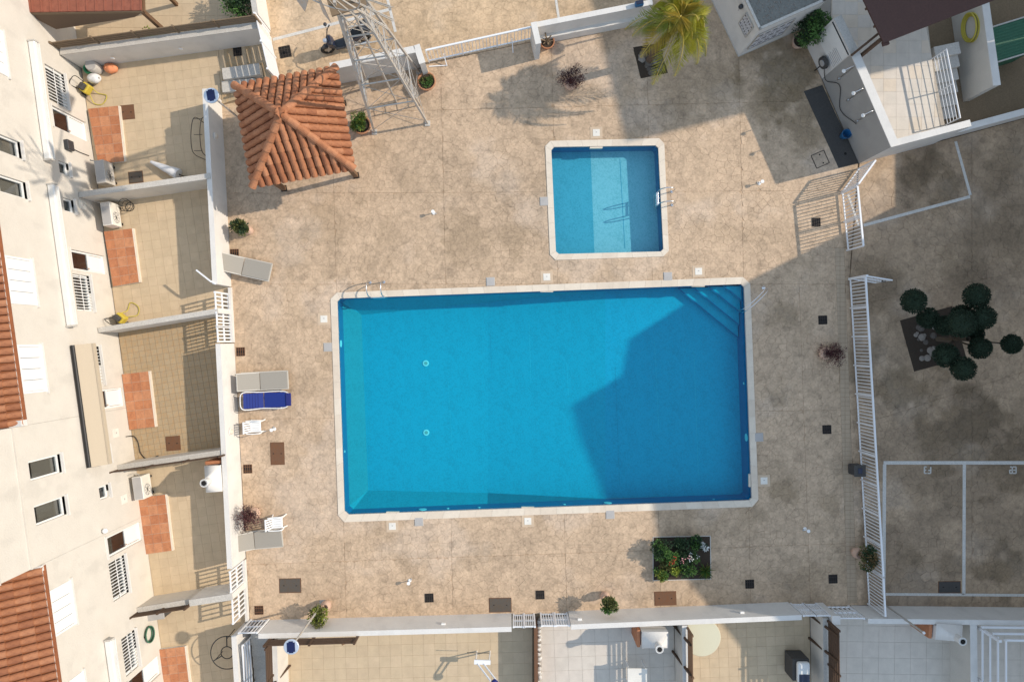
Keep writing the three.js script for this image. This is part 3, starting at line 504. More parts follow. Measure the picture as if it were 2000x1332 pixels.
function clayRoof(root, u0, u1, uTile0, uTile1, h) {
  const slope = .36, c = Math.cos(slope), s = Math.sin(slope);
  const top = (z) => h + .06 + z * Math.tan(slope);
  mesh('roof', [onF((() => { const g = new THREE.BoxGeometry(u1 - u0, .1, 4.2); g.rotateX(slope); g.translate((u0 + u1) / 2, h + .03 + 1.85 * Math.tan(slope), -1.85); return g; })())], M.terraBed, root);
  mesh('eave_board', fbox(u0, u1, h - .03, h + .07, .0, .07), M.white, root);
  for (let u = uTile0; u < uTile1 - .05; u += .235) for (let r = 0; r < 6; r++) {
    const m = new THREE.Mesh(roofTile, terras[Math.floor(rnd() * 4)]); m.name = 'roof_tile'; m.castShadow = m.receiveShadow = true;
    const z = .12 - r * .38 * c, loc = new THREE.Matrix4().makeBasis(V(1, 0, 0), V(0, c, s), V(0, s, -c)).setPosition(u + .117, h + .09 + r * .38 * s + .02, z);
    const w = fm.clone().multiply(loc); w.elements[12] -= root.position.x; w.elements[13] -= root.position.y; w.elements[14] -= root.position.z;
    m.applyMatrix4(w); root.add(m);
  }
}
clayRoof(h1, -9, 13.05, 7.2, 13.05, 5.5); clayRoof(h3, 17.22, 30, 17.24, 22.6, 5.55);
mesh('roof_verge', fbox(12.9, 13.07, 5.5, 5.75, -3, .14), M.white, h1); mesh('roof_verge', fbox(17.2, 17.36, 5.55, 5.7, -3, .10), M.white, h3);
// awnings on the facade
function cassette(u0, u1, h, label, mat = M.paintWhite) { const o = thing('awning_cassette', label, 'awning', F((u0 + u1) / 2, h)); mesh('housing', fbox(u0, u1, h, h + .2, .01, .25, .05), mat, o); for (const u of [u0, u1]) mesh('end_cap', fbox(u - .03, u + .03, h - .02, h + .22, .01, .27, .02), M.greyCap, o); mesh('front_bar', fbox(u0 + .05, u1 - .05, h - .05, h, .18, .26), mat, o); return o; }
cassette(.44, 4.45, 2.72, 'closed white awning cassette on the house above the top left patio'); cassette(5.28, 10.06, 2.75, 'closed long white awning cassette above the second patio door'); cassette(20.5, 25, 3.05, 'closed white awning cassette at the bottom left house');
{ const o = thing('awning', 'beige fabric awning partly unrolled above the third patio door', 'awning', F(12.76, 2.6)); mesh('roller', onF((() => { const g = new THREE.CylinderGeometry(.07, .07, 4.12, 12); g.rotateZ(Math.PI / 2); g.translate(12.76, 2.88, .1); return g; })()), M.darkMetal, o);
  const a = [F(10.7, 2.93, .08), F(14.82, 2.93, .08), F(14.82, 2.62, .62), F(10.7, 2.62, .62)]; mesh('fabric', faces([a, a.map(v => v.clone().add(V(0, -.008, 0))).reverse()]), M.awning, o); mesh('valance', [fbox(10.7, 14.82, 2.44, 2.63, .6, .615)], M.awning, o); mesh('front_bar', fbox(10.7, 14.82, 2.6, 2.65, .60, .65), M.awning, o);
  for (const u of [10.8, 14.7]) mesh('arm', bar(F(u, 2.75, .05), F(u, 2.6, .6), .03, .03), M.darkMetal, o); }
{ const o = thing('wall_lamp', 'small round white lamp on the house beside the fourth patio door', 'wall lamp', F(17.1, 2.5)); const g = new THREE.SphereGeometry(.09, 14, 10); const c = F(17.05, 2.55, .12); g.translate(c.x, c.y, c.z); mesh('globe', flat(g), M.plasticWhite, o); mesh('bracket', bar(F(17.05, 2.55, 0), F(17.05, 2.55, .1), .05, .05), M.greyCap, o); }
{ const o = thing('meter_box', 'dark grey meter box with cable on house wall near small window', 'meter box', F(3.55, 1.55)); mesh('box', fbox(3.4, 3.75, 1.35, 1.7, 0, .16, .02), M.blackPlastic, o); mesh('cable', tube([F(3.6, 1.35, .05), F(3.62, .9, .03), F(3.6, .3, .03)], .012), M.darkMetal, o); }
[[5.6, .9, 'second patio'], [13.9, .8, 'third patio'], [16.3, .85, 'fourth patio']].forEach(([u, h, w]) => { const o = thing('wall_panel', 'small pale service panel on the house wall of the ' + w, 'service panel', F(u, h)); mesh('plate', fbox(u - .16, u + .16, h, h + .36, 0, .02, .006), M.lid, o); mesh('latch', fbox(u - .03, u + .03, h + .15, h + .2, .02, .03), M.greyLid, o); });

// ---------------------------------------------------------------- patios on the left
const yard = [M.yardA, M.yardA, M.yardB, M.yardC];
tiled('patio', 'sunny beige tiled patio at top left', quad([157, 128], [425, 92], [440, 358], [194, 394]), .34, yard, M.yardGrout, { gap: .0025 });
tiled('patio', 'beige tiled patio with long jagged shadow', quad([194, 395], [439, 359], [452, 610], [229, 646]), .34, yard, M.yardGrout, { gap: .0035 });
tiled('patio', 'old stained tiled patio at mid left', quad([229, 647], [452, 611], [466, 872], [263, 902]), .22, [M.oldA, M.oldB, M.oldC], M.oldGrout, { gap: .006 });
tiled('patio', 'beige tiled patio with white barbecue at left', quad([263, 903], [466, 873], [480, 1140], [300, 1168]), .34, yard, M.yardGrout, { gap: .0025 });
tiled('patio', 'beige tiled patio at bottom left corner', quad([300, 1169], [480, 1141], [492, 1350], [325, 1350]), .34, yard, M.yardGrout, { gap: .0025 });
tiled('entry_path', 'brown plank tiled entry path beside the gazebo corner', quad([425, 92], [527, 78], [548, 165], [432, 203]), [.2, .8], [M.yardB, M.oldA], M.yardGrout, { gap: .003 });
tiled('patio', 'shaded tiled patio under the red canopy at top left', quad([120, -40], [525, -40], [528, 77], [157, 127]), .45, [M.yardA, M.yardB], M.yardGrout, { gap: .003 });
// quarry tile porches in front of the doors: 3 x 6 tiles on a low plinth
function porch(label, c) {
  const o = thing('porch_slab', label, 'porch', at((c[0][0] + c[2][0]) / 2, (c[0][1] + c[2][1]) / 2), 'terracotta porches along the houses'), q = c.map(([x, y]) => at(x, y, .13).setY(0));
  mesh('plinth', prism(q, 0, .115), M.white, o);
  for (let i = 0; i < 3; i++) for (let j = 0; j < 6; j++) { const p = (s, t) => { const a = lerp(q[0], q[1], s), b = lerp(q[3], q[2], s); return P2(lerp(a, b, t)); }; mesh('quarry_tile', slab(inset([p(i / 3, j / 6), p((i + 1) / 3, j / 6), p((i + 1) / 3, (j + 1) / 6), p(i / 3, (j + 1) / 6)], .006), .11, .13 + rr(-.001, .001)), [M.quarry, M.quarryB, M.quarryC][Math.floor(rnd() * 3)], o); }
  mesh('grout', prism(q, .112, .123), M.grout, o);
  mesh('edge_strip', [wallBox(q[1], q[2], 0, .10, .05, -1)], M.ivory, o);
}
porch('terracotta tiled porch step on the top left patio', [[170, 212], [229, 206], [241, 315], [190, 320]]); porch('terracotta tiled porch step on the second patio', [[201, 452], [256, 446], [270, 551], [219, 560]]);
porch('terracotta tiled porch step on the third, stained patio', [[236, 731], [288, 725], [301, 834], [251, 840]]); porch('terracotta tiled porch step on the fourth patio', [[267, 972], [321, 966], [334, 1076], [284, 1083]]); porch('terracotta tiled porch step on the bottom left patio', [[303, 1270], [359, 1263], [371, 1362], [321, 1370]]);
// walls between patios and along the deck
function wallThing(label, a, b, h, t, mats = [M.white, M.greyCap], capH = .03, side = 0) { const A = at(...a), B = at(...b), o = thing('garden_wall', label, 'wall', lerp(A, B, .5)); mesh('wall', wallBox(A, B, -.03, h, t, side), mats[0], o); mesh('coping', wallBox(A, B, h, h + capH, t + .03, side), mats[1], o); return o; }
function slats(root, a, b, y0, y1, n, t, mat) { const A = at(...a), B = at(...b); for (let i = 0; i < n; i++) { const y = y0 + (y1 - y0) * (i + .5) / n; mesh('slat', bar(up(A, y), up(B, y), t, (y1 - y0) / n * .62), mat, root); } const L = A.distanceTo(B), k = Math.max(2, Math.round(L / 1.4)); for (let i = 0; i <= k; i++) { const p = lerp(A, B, i / k); mesh('post', bar(up(p, y0 - .2), up(p, y1 + .03), t * 2.2, t * 2.2), mat, root); } }
const pw1 = wallThing('white wall topped by a weathered brown slat fence at top left', [158, 128], [530, 78], 1.22, .2);
slats(pw1, [157, 122], [529, 72], 1.27, 1.75, 4, .03, M.woodGrey);
for (const [x, y] of [[238, 122], [368, 104]]) { const c = at(x, y); mesh('vent_cap', box(.14, .08, .05, c.x, .6, c.z + .1, -.14, .02), M.plasticWhite, pw1); }
wallThing('low grey topped wall between first and second patio', [194, 394], [438, 359], 1.22, .17, [M.cream, M.greyCap], .04);
wallThing('low white wall between second and third patio', [229, 646], [452, 610], 1.2, .15, [M.white, M.greyCap], .035);
const pw4 = wallThing('cream wall with dark slat screen between third and fourth patio', [263, 902], [464, 873], 1.15, .15, [M.cream, M.greyCap]); slats(pw4, [263, 907], [464, 878], 1.2, 1.65, 4, .025, M.woodDark);
const pw5 = wallThing('cream wall with dark slat screen above the bottom left patio', [300, 1168], [400, 1152], 1.15, .15, [M.cream, M.greyCap]); slats(pw5, [300, 1173], [400, 1157], 1.2, 1.65, 4, .03, M.woodDark);
wallThing('short white wall end joining the slat screen to the deck wall at bottom left', [401, 1152], [481, 1140], 1.3, .2);
const deckX = (y) => 432 + .0522 * (y - 200);
const deckWall = (l, y0, y1, h = 1.2) => wallThing(l, [deckX(y0), y0], [deckX(y1), y1], h, .15, [M.white, M.white], .02, 1);
deckWall('white deck wall beside the gazebo and grey lounger', 196, 560); deckWall('long white deck wall behind the blue lounger and plastic chairs', 671, 1090); wallThing('white wall stub at the bottom left deck corner', [486, 1214], [494, 1350], 1.2, .15, [M.white, M.white], .02, 1);
function bracketLamp(px, py, label) { const c = at(px, py), o = thing('wall_light', label, 'wall light', V(c.x, .75, c.z)); const g = new THREE.SphereGeometry(.11, 14, 8, 0, Math.PI * 2, 0, Math.PI / 2); g.rotateZ(-Math.PI / 2); g.translate(c.x, .8, c.z); mesh('dome', flat(g), M.ivoryB, o); mesh('ring', cyl(V(c.x, .8, c.z), V(c.x + .02, .8, c.z), .13, .13, 16), M.plasticWhite, o); }
bracketLamp(deckX(278) + 1, 278, 'small round wall light beside the gazebo'); bracketLamp(deckX(838) + 1, 838, 'small round wall light above the white chair at left');
{ const o = thing('gutter_bracket', 'bent white metal bracket on the deck wall end by the lounger', 'bracket', at(449, 556)); mesh('arm', [bar(at(440, 556).setY(1.24), at(412, 534).setY(1.24), .05, .05), bar(at(448, 560).setY(1.23), at(438, 554).setY(1.23), .05, .06)], M.fenceWhite, o); }
// white gates with small square openings
function gate(label, a, b, y0, y1, n, group) {
  const A = at(...a), B = at(...b), o = thing('gate', label, 'gate', lerp(A, B, .5), group);
  mesh('post', [bar(up(A, 0), up(A, y1 + .05), .06, .06)], M.fenceWhite, o); mesh('post', [bar(up(B, 0), up(B, y1 + .05), .06, .06)], M.fenceWhite, o);
  for (const y of [y0, (y0 + y1) / 2, y1]) mesh('rail', bar(up(A, y), up(B, y), .04, .06), M.fenceWhite, o);
  for (let i = 1; i < n; i++) { const p = lerp(A, B, i / n); mesh('picket', bar(up(p, y0), up(p, y1), .05, .03), M.fenceWhite, o); }
  return o;
}
gate('small white slatted gate leading to the second patio', [446, 575], [448, 606], .1, 1.2, 4); gate('upper white slatted gate leaf at the third patio', [449, 613], [450, 638], .1, 1.2, 4); gate('lower white slatted gate leaf at the third patio', [450, 640], [452, 667], .1, 1.2, 4);
mesh('gate_kerb', wallBox(at(deckX(562) - 1, 562), at(deckX(669) - 1, 669), 0, .16, .1), M.white); tag(scene.children.at(-1), 'low white kerb under the gates of second and third patio', 'kerb');
gate('upper white slatted gate beside the fourth patio', [474, 1096], [476, 1134], .1, 1.2, 5); gate('lower white slatted gate at the bottom left patio', [478, 1146], [480, 1192], .1, 1.2, 5); gate('white slatted corner gate turned toward the bottom wall', [490, 1211], [524, 1210], .1, 1.15, 5);
mesh('gate_kerb', wallBox(at(deckX(1092) - 1, 1092), at(deckX(1212) - 1, 1212), 0, .16, .1), M.white); tag(scene.children.at(-1), 'low white kerb under the bottom left gates', 'kerb');
const wf = thing('slatted_fence', 'white metal slatted fence above the gazebo corner', 'fence', at(537, 113)); { const A = at(525, 62), B = at(549, 164); for (let i = 0; i < 9; i++) mesh('slat', bar(up(A, .12 + i * .155), up(B, .12 + i * .155), .03, .11), M.fenceWhite, wf); for (const t of [0, .5, 1]) mesh('post', bar(up(lerp(A, B, t), 0), up(lerp(A, B, t), 1.5), .07, .07), M.fenceWhite, wf); }
wallThing('white wall strip above the slatted fence by the lane', [508, -40], [524, 60], 1.3, .16); 
// steps and ledge beside the gazebo
{ const o = thing('garden_steps', 'pale tiled steps between top left patio and gazebo', 'steps', at(470, 185)); [[.0, .30, [440, 150], [512, 140]], [.0, .15, [436, 172], [500, 166]]].forEach(([y0, y1, a, b]) => mesh('step', wallBox(at(...a), at(...b), y0, y1, .42), M.greyCap, o)); }
// ---------------------------------------------------------------- gazebo, wind pump, lamps, walls along the lane
function local(name, label, category, fn, pos, ry = 0, group) { const o = thing(name, label, category, V(0, 0, 0), group); fn(o); o.position.copy(pos); o.rotation.y = ry; return o; }
function put(geo, mat, name, root, X, Y, Z, p) { const m = new THREE.Mesh(geo, mat); m.name = name; m.castShadow = m.receiveShadow = true; m.applyMatrix4(new THREE.Matrix4().makeBasis(X, Y, Z).setPosition(p)); root.add(m); return m; }
const crooked = (X, Y, Z) => { const a = rr(-.035, .035); return [X.clone().applyAxisAngle(Y, a), Y, Z.clone().applyAxisAngle(Y, a)]; };   // no two tiles lie quite true
local('gazebo', 'square gazebo with hipped orange clay tile roof and timber posts', 'gazebo', (o) => {
  const e = 2.25, ap = 3.62, w = 1.73, phi = Math.atan2(ap - e, w), sl = Math.hypot(w, ap - e), tile = barrel(.126, .096, .43), hip = barrel(.145, .11, .46), Y0 = V(0, 1, 0);
  for (const [x, z] of [[-1, -1], [1, -1], [1, 1], [-1, 1]]) { const p = mesh('post', box(.16, 2.2, .16, x * 1.38, 0, z * 1.38, 0, .015), M.wood, o); mesh('post_foot', box(.22, .04, .22, x * 1.38, 0, z * 1.38), M.darkMetal, p); }
  for (let k = 0; k < 4; k++) {
    const R = (v) => v.applyAxisAngle(Y0, k * Math.PI / 2);
    mesh('beam', bar(R(V(-1.7, 2.1, 1.38)), R(V(1.7, 2.1, 1.38)), .12, .16), M.wood, o);
    mesh('roof_board', faces([[R(V(-w, e - .02, w)), R(V(w, e - .02, w)), R(V(0, ap - .02, 0))], [R(V(w, e - .05, w)), R(V(-w, e - .05, w)), R(V(0, ap - .05, 0))]]), M.terraBed, o);
    for (let i = 0; i < 14; i++) for (let r = 0; r < 7; r++) {
      const x = (i - 6.5) * .262, s = r * .355 - .05, lim = w * (1 - (s + .21) / sl) + .05; if (Math.abs(x) > lim) continue;
      put(tile, terras[Math.floor(rnd() * 4)], 'roof_tile', o, ...crooked(R(V(-1, 0, 0)), R(V(0, Math.cos(phi), Math.sin(phi))), R(V(0, Math.sin(phi), -Math.cos(phi)))), R(V(x + rr(-.006, .006), e + s * Math.sin(phi) + .012, w - s * Math.cos(phi))));
    }
    const a = R(V(w + .03, e + .02, w + .03)), b = V(0, ap + .03, 0), d = b.clone().sub(a), L = d.length(), Z = d.normalize(), X = V(0, 1, 0).cross(Z).normalize(), Y = Z.clone().cross(X);
    for (let j = 0; j * .37 < L - .2; j++) put(hip, [M.terraB, M.terra][j % 2], 'hip_tile', o, X, Y, Z, a.clone().addScaledVector(Z, j * .37).addScaledVector(Y, .03));
  }
  mesh('finial', ball(0, ap + .06, 0, .13, .7), M.terraB, o);
}, at(612, 285), .177);

{ // steel wind pump tower
  const c = at(774, 199), feet = [[731, 258], [835, 241], [818, 140], [714, 157]].map(p => at(...p)), top = 8.0, o = thing('wind_pump', 'galvanised steel lattice wind pump tower beside the gazebo', 'wind pump', c);
  const leg = (i, h) => lerp(feet[i], c, .73 * h / top).setY(h);
  for (let i = 0; i < 4; i++) {
    mesh('leg', bar(leg(i, 0), leg(i, top + .2), .07, .07), M.galv, o); mesh('foot', box(.2, .05, .2, feet[i].x, 0, feet[i].z), M.greyCap, o);
    const hs = [0.25, 2.0, 3.7, 5.2, 6.5, 7.5];
    hs.forEach((h, k) => { if (k) mesh('girt', bar(leg(i, h), leg((i + 1) % 4, h), .038, .038), M.galv, o); if (k < hs.length - 1) { mesh('brace', cyl(leg(i, h), leg((i + 1) % 4, hs[k + 1]), .010, .010, 5), M.galv, o); mesh('brace', cyl(leg((i + 1) % 4, h), leg(i, hs[k + 1]), .010, .010, 5), M.galv, o); } });
  }
  // the ladder stands inside the right-hand legs
  const la = lerp(feet[1], feet[2], .48), lb = lerp(leg(1, 7.6), leg(2, 7.6), .5), inn = V(-.16, 0, .05), sd = feet[2].clone().sub(feet[1]).setY(0).normalize().multiplyScalar(.19);
  const A = la.clone().add(inn), B = lb.clone().add(inn.clone().multiplyScalar(.5)); const ladder = mesh('ladder', [bar(A.clone().sub(sd), B.clone().sub(sd), .035, .05), bar(A.clone().add(sd), B.clone().add(sd), .035, .05)], M.galv, o);
  for (let i = 1; i < 27; i++) { const p = lerp(A, B, i / 27); mesh('rung', cyl(p.clone().sub(sd), p.clone().add(sd), .013, .013, 6), M.galv, ladder); }
  mesh('pump_pipe', cyl(up(c, 0), up(c, 7.9), .035, .035, 8), M.galv, o);
  mesh('platform', box(.95, .05, .95, c.x, 8.0, c.z, .3), M.woodGrey, o); mesh('mast', cyl(up(c, 8.05), up(c, 10.0), .06, .05, 8), M.galv, o);
  const d = V(-.35, 0, .94).normalize(), w = V(d.z, 0, -d.x), hub = c.clone().addScaledVector(d, .75).setY(10.0);
  mesh('gearbox', [bar(up(c, 9.9).addScaledVector(d, -.4), hub.clone().addScaledVector(d, -.15), .3, .34)], M.galv, o);
  const wheel = mesh('wheel', [cyl(hub.clone().addScaledVector(d, -.15), hub.clone().addScaledVector(d, .15), .16, .16, 14), tube(Array.from({ length: 18 }, (_, i) => hub.clone().addScaledVector(w, Math.cos(i * Math.PI / 9) * 1.15).add(V(0, Math.sin(i * Math.PI / 9) * 1.15, 0))), .02, 54, 5, true)], M.galv, o);
  for (let i = 0; i < 18; i++) { const a = i * Math.PI / 9 + .08, r = w.clone().multiplyScalar(Math.cos(a)).add(V(0, Math.sin(a), 0)), t = w.clone().multiplyScalar(-Math.sin(a)).add(V(0, Math.cos(a), 0)), tw = t.clone().multiplyScalar(.86).addScaledVector(d, .5), n = r.clone().cross(tw);
    const P = (rad, wd, k) => hub.clone().addScaledVector(r, rad).addScaledVector(tw, wd).addScaledVector(n, k);
    mesh('blade', faces([[P(.75, -.09, .004), P(2.0, -.16, .004), P(2.0, .16, .004), P(.75, .09, .004)], [P(.75, .09, -.004), P(2.0, .16, -.004), P(2.0, -.16, -.004), P(.75, -.09, -.004)]]), M.galv, wheel); mesh('spoke', cyl(hub, P(1.95, 0, -.02), .012, .012, 5), M.galv, wheel); }
  const tail = hub.clone().addScaledVector(d, -3.2); mesh('tail_boom', bar(up(c, 10).addScaledVector(d, -.3), tail, .05, .05), M.galv, o); mesh('tail_vane', faces([[tail.clone().add(V(0, -.3, 0)), tail.clone().add(V(0, .35, 0)), tail.clone().addScaledVector(d, -.9).add(V(0, .5, 0)), tail.clone().addScaledVector(d, -.9).add(V(0, -.5, 0))]]), M.fenceWhite, o);
}
// solar garden lamps: one model, four places
const lampA = local('solar_lamp', 'round solar lamp on a pole at the gazebo corner', 'lamp post', (o) => {
  mesh('base_plate', box(.24, .02, .24, 0, 0, 0, 0, .008), M.galv, o); mesh('pole', cyl(V(0, .02, 0), V(0, 3.62, 0), .04, .03, 12), M.galv, o);
  const h = mesh('lamp_head', lathe([[0, 3.56], [.12, 3.56], [.22, 3.62], [.25, 3.66], [.25, 3.69], [.23, 3.71], [0, 3.715]], 28), M.lampRing, o);
  mesh('solar_panel', [box(.26, .008, .30, 0, 3.716, 0, 0), box(.14, .008, .38, 0, 3.7155, 0, 0)], M.solar, h); mesh('diffuser', cyl(V(0, 3.545, 0), V(0, 3.56, 0), .15, .15, 20), M.plasticWhite, h);
}, at(496, 255), .18, 'solar lamps on poles');
place(lampA, at(630, 1178), .05, 'round solar lamp on a pole behind the leafy pot at the bottom wall'); place(lampA, at(1362, 26), .2, 'solar lamp on a pole hidden behind the palm');
{ const o = thing('metal_pole', 'bare grey metal pole at the fence end leaning over the last barbecue', 'pole', at(1732, 1184)); mesh('pole', cyl(at(1732, 1184), at(1732, 1184).setY(2.35), .045, .035, 10), M.galv, o); mesh('cap', ball(at(1732, 1184).x, 2.36, at(1732, 1184).z, .05), M.fenceWhite, o); }

// walls and railing between lane and deck
wallThing('white wall behind the wind pump feet', [663, 158], [820, 126], 1.35, .22, [M.white, M.white]); wallThing('short white wall end turned toward the deck at the pump', [823, 118], [834, 152], 1.35, .2, [M.white, M.white]);
wallThing('white wall stub at the end of the railing', [1040, 76], [1049, 116], 1.35, .18, [M.white, M.white]);
{ const o = wallThing('white wall from the railing to the palm with ledge', [1046, 77], [1262, 35], 1.2, .16, [M.white, M.white]); mesh('ledge', wallBox(at(1052, 83), at(1262, 42), -.02, .45, .14), M.white, o); }
function fence(name, label, a, b, h, postStep, gap, r = .011, mat = M.fenceWhite) {
  const A = at(...a), B = at(...b), L = A.distanceTo(B), o = thing(name, label, 'fence', lerp(A, B, .5));
  const d = B.clone().sub(A).normalize(), k = Math.max(1, Math.round(L / postStep)), n = Math.round(L / gap);
  mesh('rail', bar(up(A, h - .03), up(B, h - .03), .06, .05), mat, o); mesh('rail', bar(up(A, .12), up(B, .12), .045, .04), mat, o);
  for (let i = 0; i <= k; i++) { const p = lerp(A, B, i / k); mesh('post', bar(up(p, 0), up(p, h - .055), .05, .05), mat, o); }
  const bg = bar(V(0, .14, 0), V(0, h - .055, 0), 2 * r, 2 * r); metreUV(bg);
  for (let i = 1; i < n; i++) if (Math.abs((i / n * k) % 1) > .02) { const p = lerp(A, B, i / n).sub(o.position); const m = new THREE.Mesh(bg, mat); m.name = 'baluster'; m.castShadow = m.receiveShadow = true; m.position.set(p.x, 0, p.z); o.add(m); }
  return o;
}
fence('railing', 'white baluster railing between the pump and the palm wall', [838, 121], [1038, 77], 1.08, 1.15, .13);
{ const o = thing('gate_stop', 'thin white T shaped bar standing below the railing left end', 'gate bar', at(872, 128)); mesh('bar', [bar(at(838, 130).setY(.03), at(872, 128).setY(.03), .03, .03), bar(at(868, 112).setY(.35), at(873, 129).setY(.03), .03, .03)], M.fenceWhite, o); }
{ const o = thing('gate_stop', 'thin white bar standing below the railing right end', 'gate bar', at(1001, 96)); mesh('bar', [bar(at(1000, 84).setY(.4), at(1002, 103).setY(.02), .03, .03)], M.fenceWhite, o); }
{ const o = thing('blue_float', 'small blue box on the white wall near the palm', 'box', at(1236, 46).setY(1.23)); const c = at(1236, 41); mesh('box', box(.3, .2, .18, c.x, 1.23, c.z, .2, .04), M.bluePlastic, o); mesh('lid', box(.26, .03, .14, c.x, 1.43, c.z, .2, .01), M.navy, o); }

// scooter (front towards -x), then set on the lane
local('scooter', 'dark blue and grey scooter with top box parked on the lane', 'scooter', (o) => {
  const wheel = (x, n) => { const g = new THREE.TorusGeometry(.19, .065, 10, 26); g.translate(x, .25, 0); const w = mesh('wheel', flat(g), M.rubber, o); const d = new THREE.CylinderGeometry(.13, .13, .05, 18); d.rotateX(Math.PI / 2); d.translate(x, .25, 0); mesh('rim', flat(d), M.galv, w); };
  wheel(-.68); wheel(.62);
  const loft = (secs, mat, name, parent = o) => { const pos = [], n = 12; const ring = secs.map(([x, y, ry, rz]) => Array.from({ length: n }, (_, i) => { const a = i / n * Math.PI * 2, c = Math.cos(a), s = Math.sin(a), k = .82 + .18 * Math.abs(Math.sin(2 * a)); return V(x, y + s * ry * k, c * rz * k); }));
    for (let i = 0; i < ring.length - 1; i++) for (let j = 0; j < n; j++) { const a = ring[i][j], b = ring[i + 1][j], c = ring[i + 1][(j + 1) % n], d = ring[i][(j + 1) % n]; for (const v of [a, b, c, a, c, d]) pos.push(v.x, v.y, v.z); }
    for (const [R, f] of [[ring[0], 1], [ring.at(-1), 0]]) for (let j = 1; j < n - 1; j++) for (const v of f ? [R[0], R[j], R[j + 1]] : [R[0], R[j + 1], R[j]]) pos.push(v.x, v.y, v.z);
    const g = new THREE.BufferGeometry(); g.setAttribute('position', new THREE.Float32BufferAttribute(pos, 3)); g.computeVertexNormals(); return mesh(name, g, mat, parent); };
  loft([[-.84, .40, .05, .06], [-.72, .50, .06, .09], [-.55, .46, .05, .08], [-.45, .40, .02, .05]], M.blackPlastic, 'front_mudguard');
  loft([[-.60, .70, .16, .12], [-.52, .72, .24, .21], [-.42, .66, .30, .22], [-.36, .55, .20, .18]], M.navy, 'leg_shield');
  loft([[-.40, .34, .07, .18], [-.1, .32, .07, .20], [.1, .36, .10, .20]], M.blackPlastic, 'footboard');
  loft([[.02, .50, .14, .12], [.2, .56, .22, .19], [.5, .62, .22, .20], [.8, .70, .14, .15], [.92, .74, .06, .08]], M.navy, 'rear_body');
  loft([[.0, .76, .03, .10], [.15, .79, .05, .16], [.45, .80, .05, .17], [.66, .86, .05, .15], [.74, .88, .03, .10]], M.rubber, 'seat');
  loft([[.60, .94, .02, .10], [.66, 1.03, .14, .20], [.90, 1.04, .15, .22], [1.06, 1.02, .10, .17]], M.blackPlastic, 'top_box');
  mesh('headlight', ball(-.60, .86, 0, .09, .8), M.lampRing, o); mesh('tail_light', ball(.93, .76, 0, .05), M.petalRed, o);
  mesh('fork', [cyl(V(-.68, .25, .1), V(-.50, .80, .05), .022, .022, 8), cyl(V(-.68, .25, -.1), V(-.50, .80, -.05), .022, .022, 8)], M.galv, o);
  const hb = mesh('handlebar', [tube([V(-.36, .98, .34), V(-.44, 1.0, .2), V(-.50, .94, 0), V(-.44, 1.0, -.2), V(-.36, .98, -.34)], .018), cyl(V(-.36, .98, .34), V(-.30, .97, .40), .024, .024, 8), cyl(V(-.36, .98, -.34), V(-.30, .97, -.40), .024, .024, 8)], M.darkMetal, o);
  for (const s of [-1, 1]) { mesh('mirror', [cyl(V(-.44, 1.0, s * .22), V(-.40, 1.2, s * .32), .008, .008, 5), ball(-.40, 1.23, s * .33, .065, .7)], M.blackPlastic, hb); }
  mesh('windscreen', faces([[V(-.62, .92, -.18), V(-.62, .92, .18), V(-.54, 1.18, .14), V(-.54, 1.18, -.14)]]), M.glass, o);
  mesh('exhaust', cyl(V(.15, .26, .17), V(.78, .34, .2), .05, .06, 10), M.steel, o); mesh('engine', box(.34, .2, .22, .32, .2, 0, 0, .05), M.galv, o); mesh('side_stand', cyl(V(.05, .3, -.1), V(.1, .0, -.24), .013, .013, 6), M.darkMetal, o);
  mesh('number_plate', box(.01, .16, .2, .97, .5, 0), M.plasticWhite, o);
}, at(680, 90), .30).scale.setScalar(1.08);

// ---------------------------------------------------------------- plants
function leaves(n, pick, len, wid, droop = 0) {        // n single leaves, pick() gives a point and an outward direction
  const pos = [], nor = [];
  for (let i = 0; i < n; i++) { const [p, out] = pick(i), d = out.clone().add(V(rr(-.6, .6), rr(-.5, .6) - droop, rr(-.6, .6))).normalize(), s = d.clone().cross(V(rr(-1, 1), rr(-1, 1), rr(-1, 1))).normalize(), L = len * rr(.6, 1.25), w = wid * rr(.7, 1.2), nn = s.clone().cross(d);
    const q = [p, p.clone().addScaledVector(d, L * .5).addScaledVector(s, w / 2).addScaledVector(nn, L * .08), p.clone().addScaledVector(d, L), p.clone().addScaledVector(d, L * .5).addScaledVector(s, -w / 2).addScaledVector(nn, L * .08)];
    for (const k of [0, 1, 2, 0, 2, 3]) { pos.push(q[k].x, q[k].y, q[k].z); nor.push(nn.x, nn.y, nn.z); } }
  const g = new THREE.BufferGeometry(); g.setAttribute('position', new THREE.Float32BufferAttribute(pos, 3)); g.setAttribute('normal', new THREE.Float32BufferAttribute(nor, 3)); return g;
}
const onBall = (c, R, sy = 1, lo = .55) => () => { const a = rr(0, 6.283), y = rr(-1, 1), q = Math.sqrt(1 - y * y), d = V(Math.cos(a) * q, y, Math.sin(a) * q), r = R * Math.pow(rr(lo ** 3, 1), 1 / 3); return [c.clone().add(V(d.x * r, d.y * r * sy, d.z * r)), d]; };
function bush(root, c, R, clumps, per, len, wid, mats, sy = .9, name = 'foliage') {   // uneven crown of several leaf clumps
  for (const [k, m] of mats.entries()) { const gs = []; for (let i = k; i < clumps; i += mats.length) { const a = rr(0, 6.283), q = R * rr(.15, .85), cc = c.clone().add(V(Math.cos(a) * q, rr(-.45, .6) * R * sy, Math.sin(a) * q)); gs.push(leaves(per, onBall(cc, R * rr(.22, .42), 1, .2), len, wid)); } mesh(name, gs, m, root); }
}
const potGeo = (r, h) => [[0, 0], [r * .62, 0], [r * .72, h * .15], [r * .92, h * .8], [r * .94, h * .86], [r * 1.06, h * .88], [r * 1.06, h], [r * .9, h], [r * .86, h * .86], [0, h * .84]];
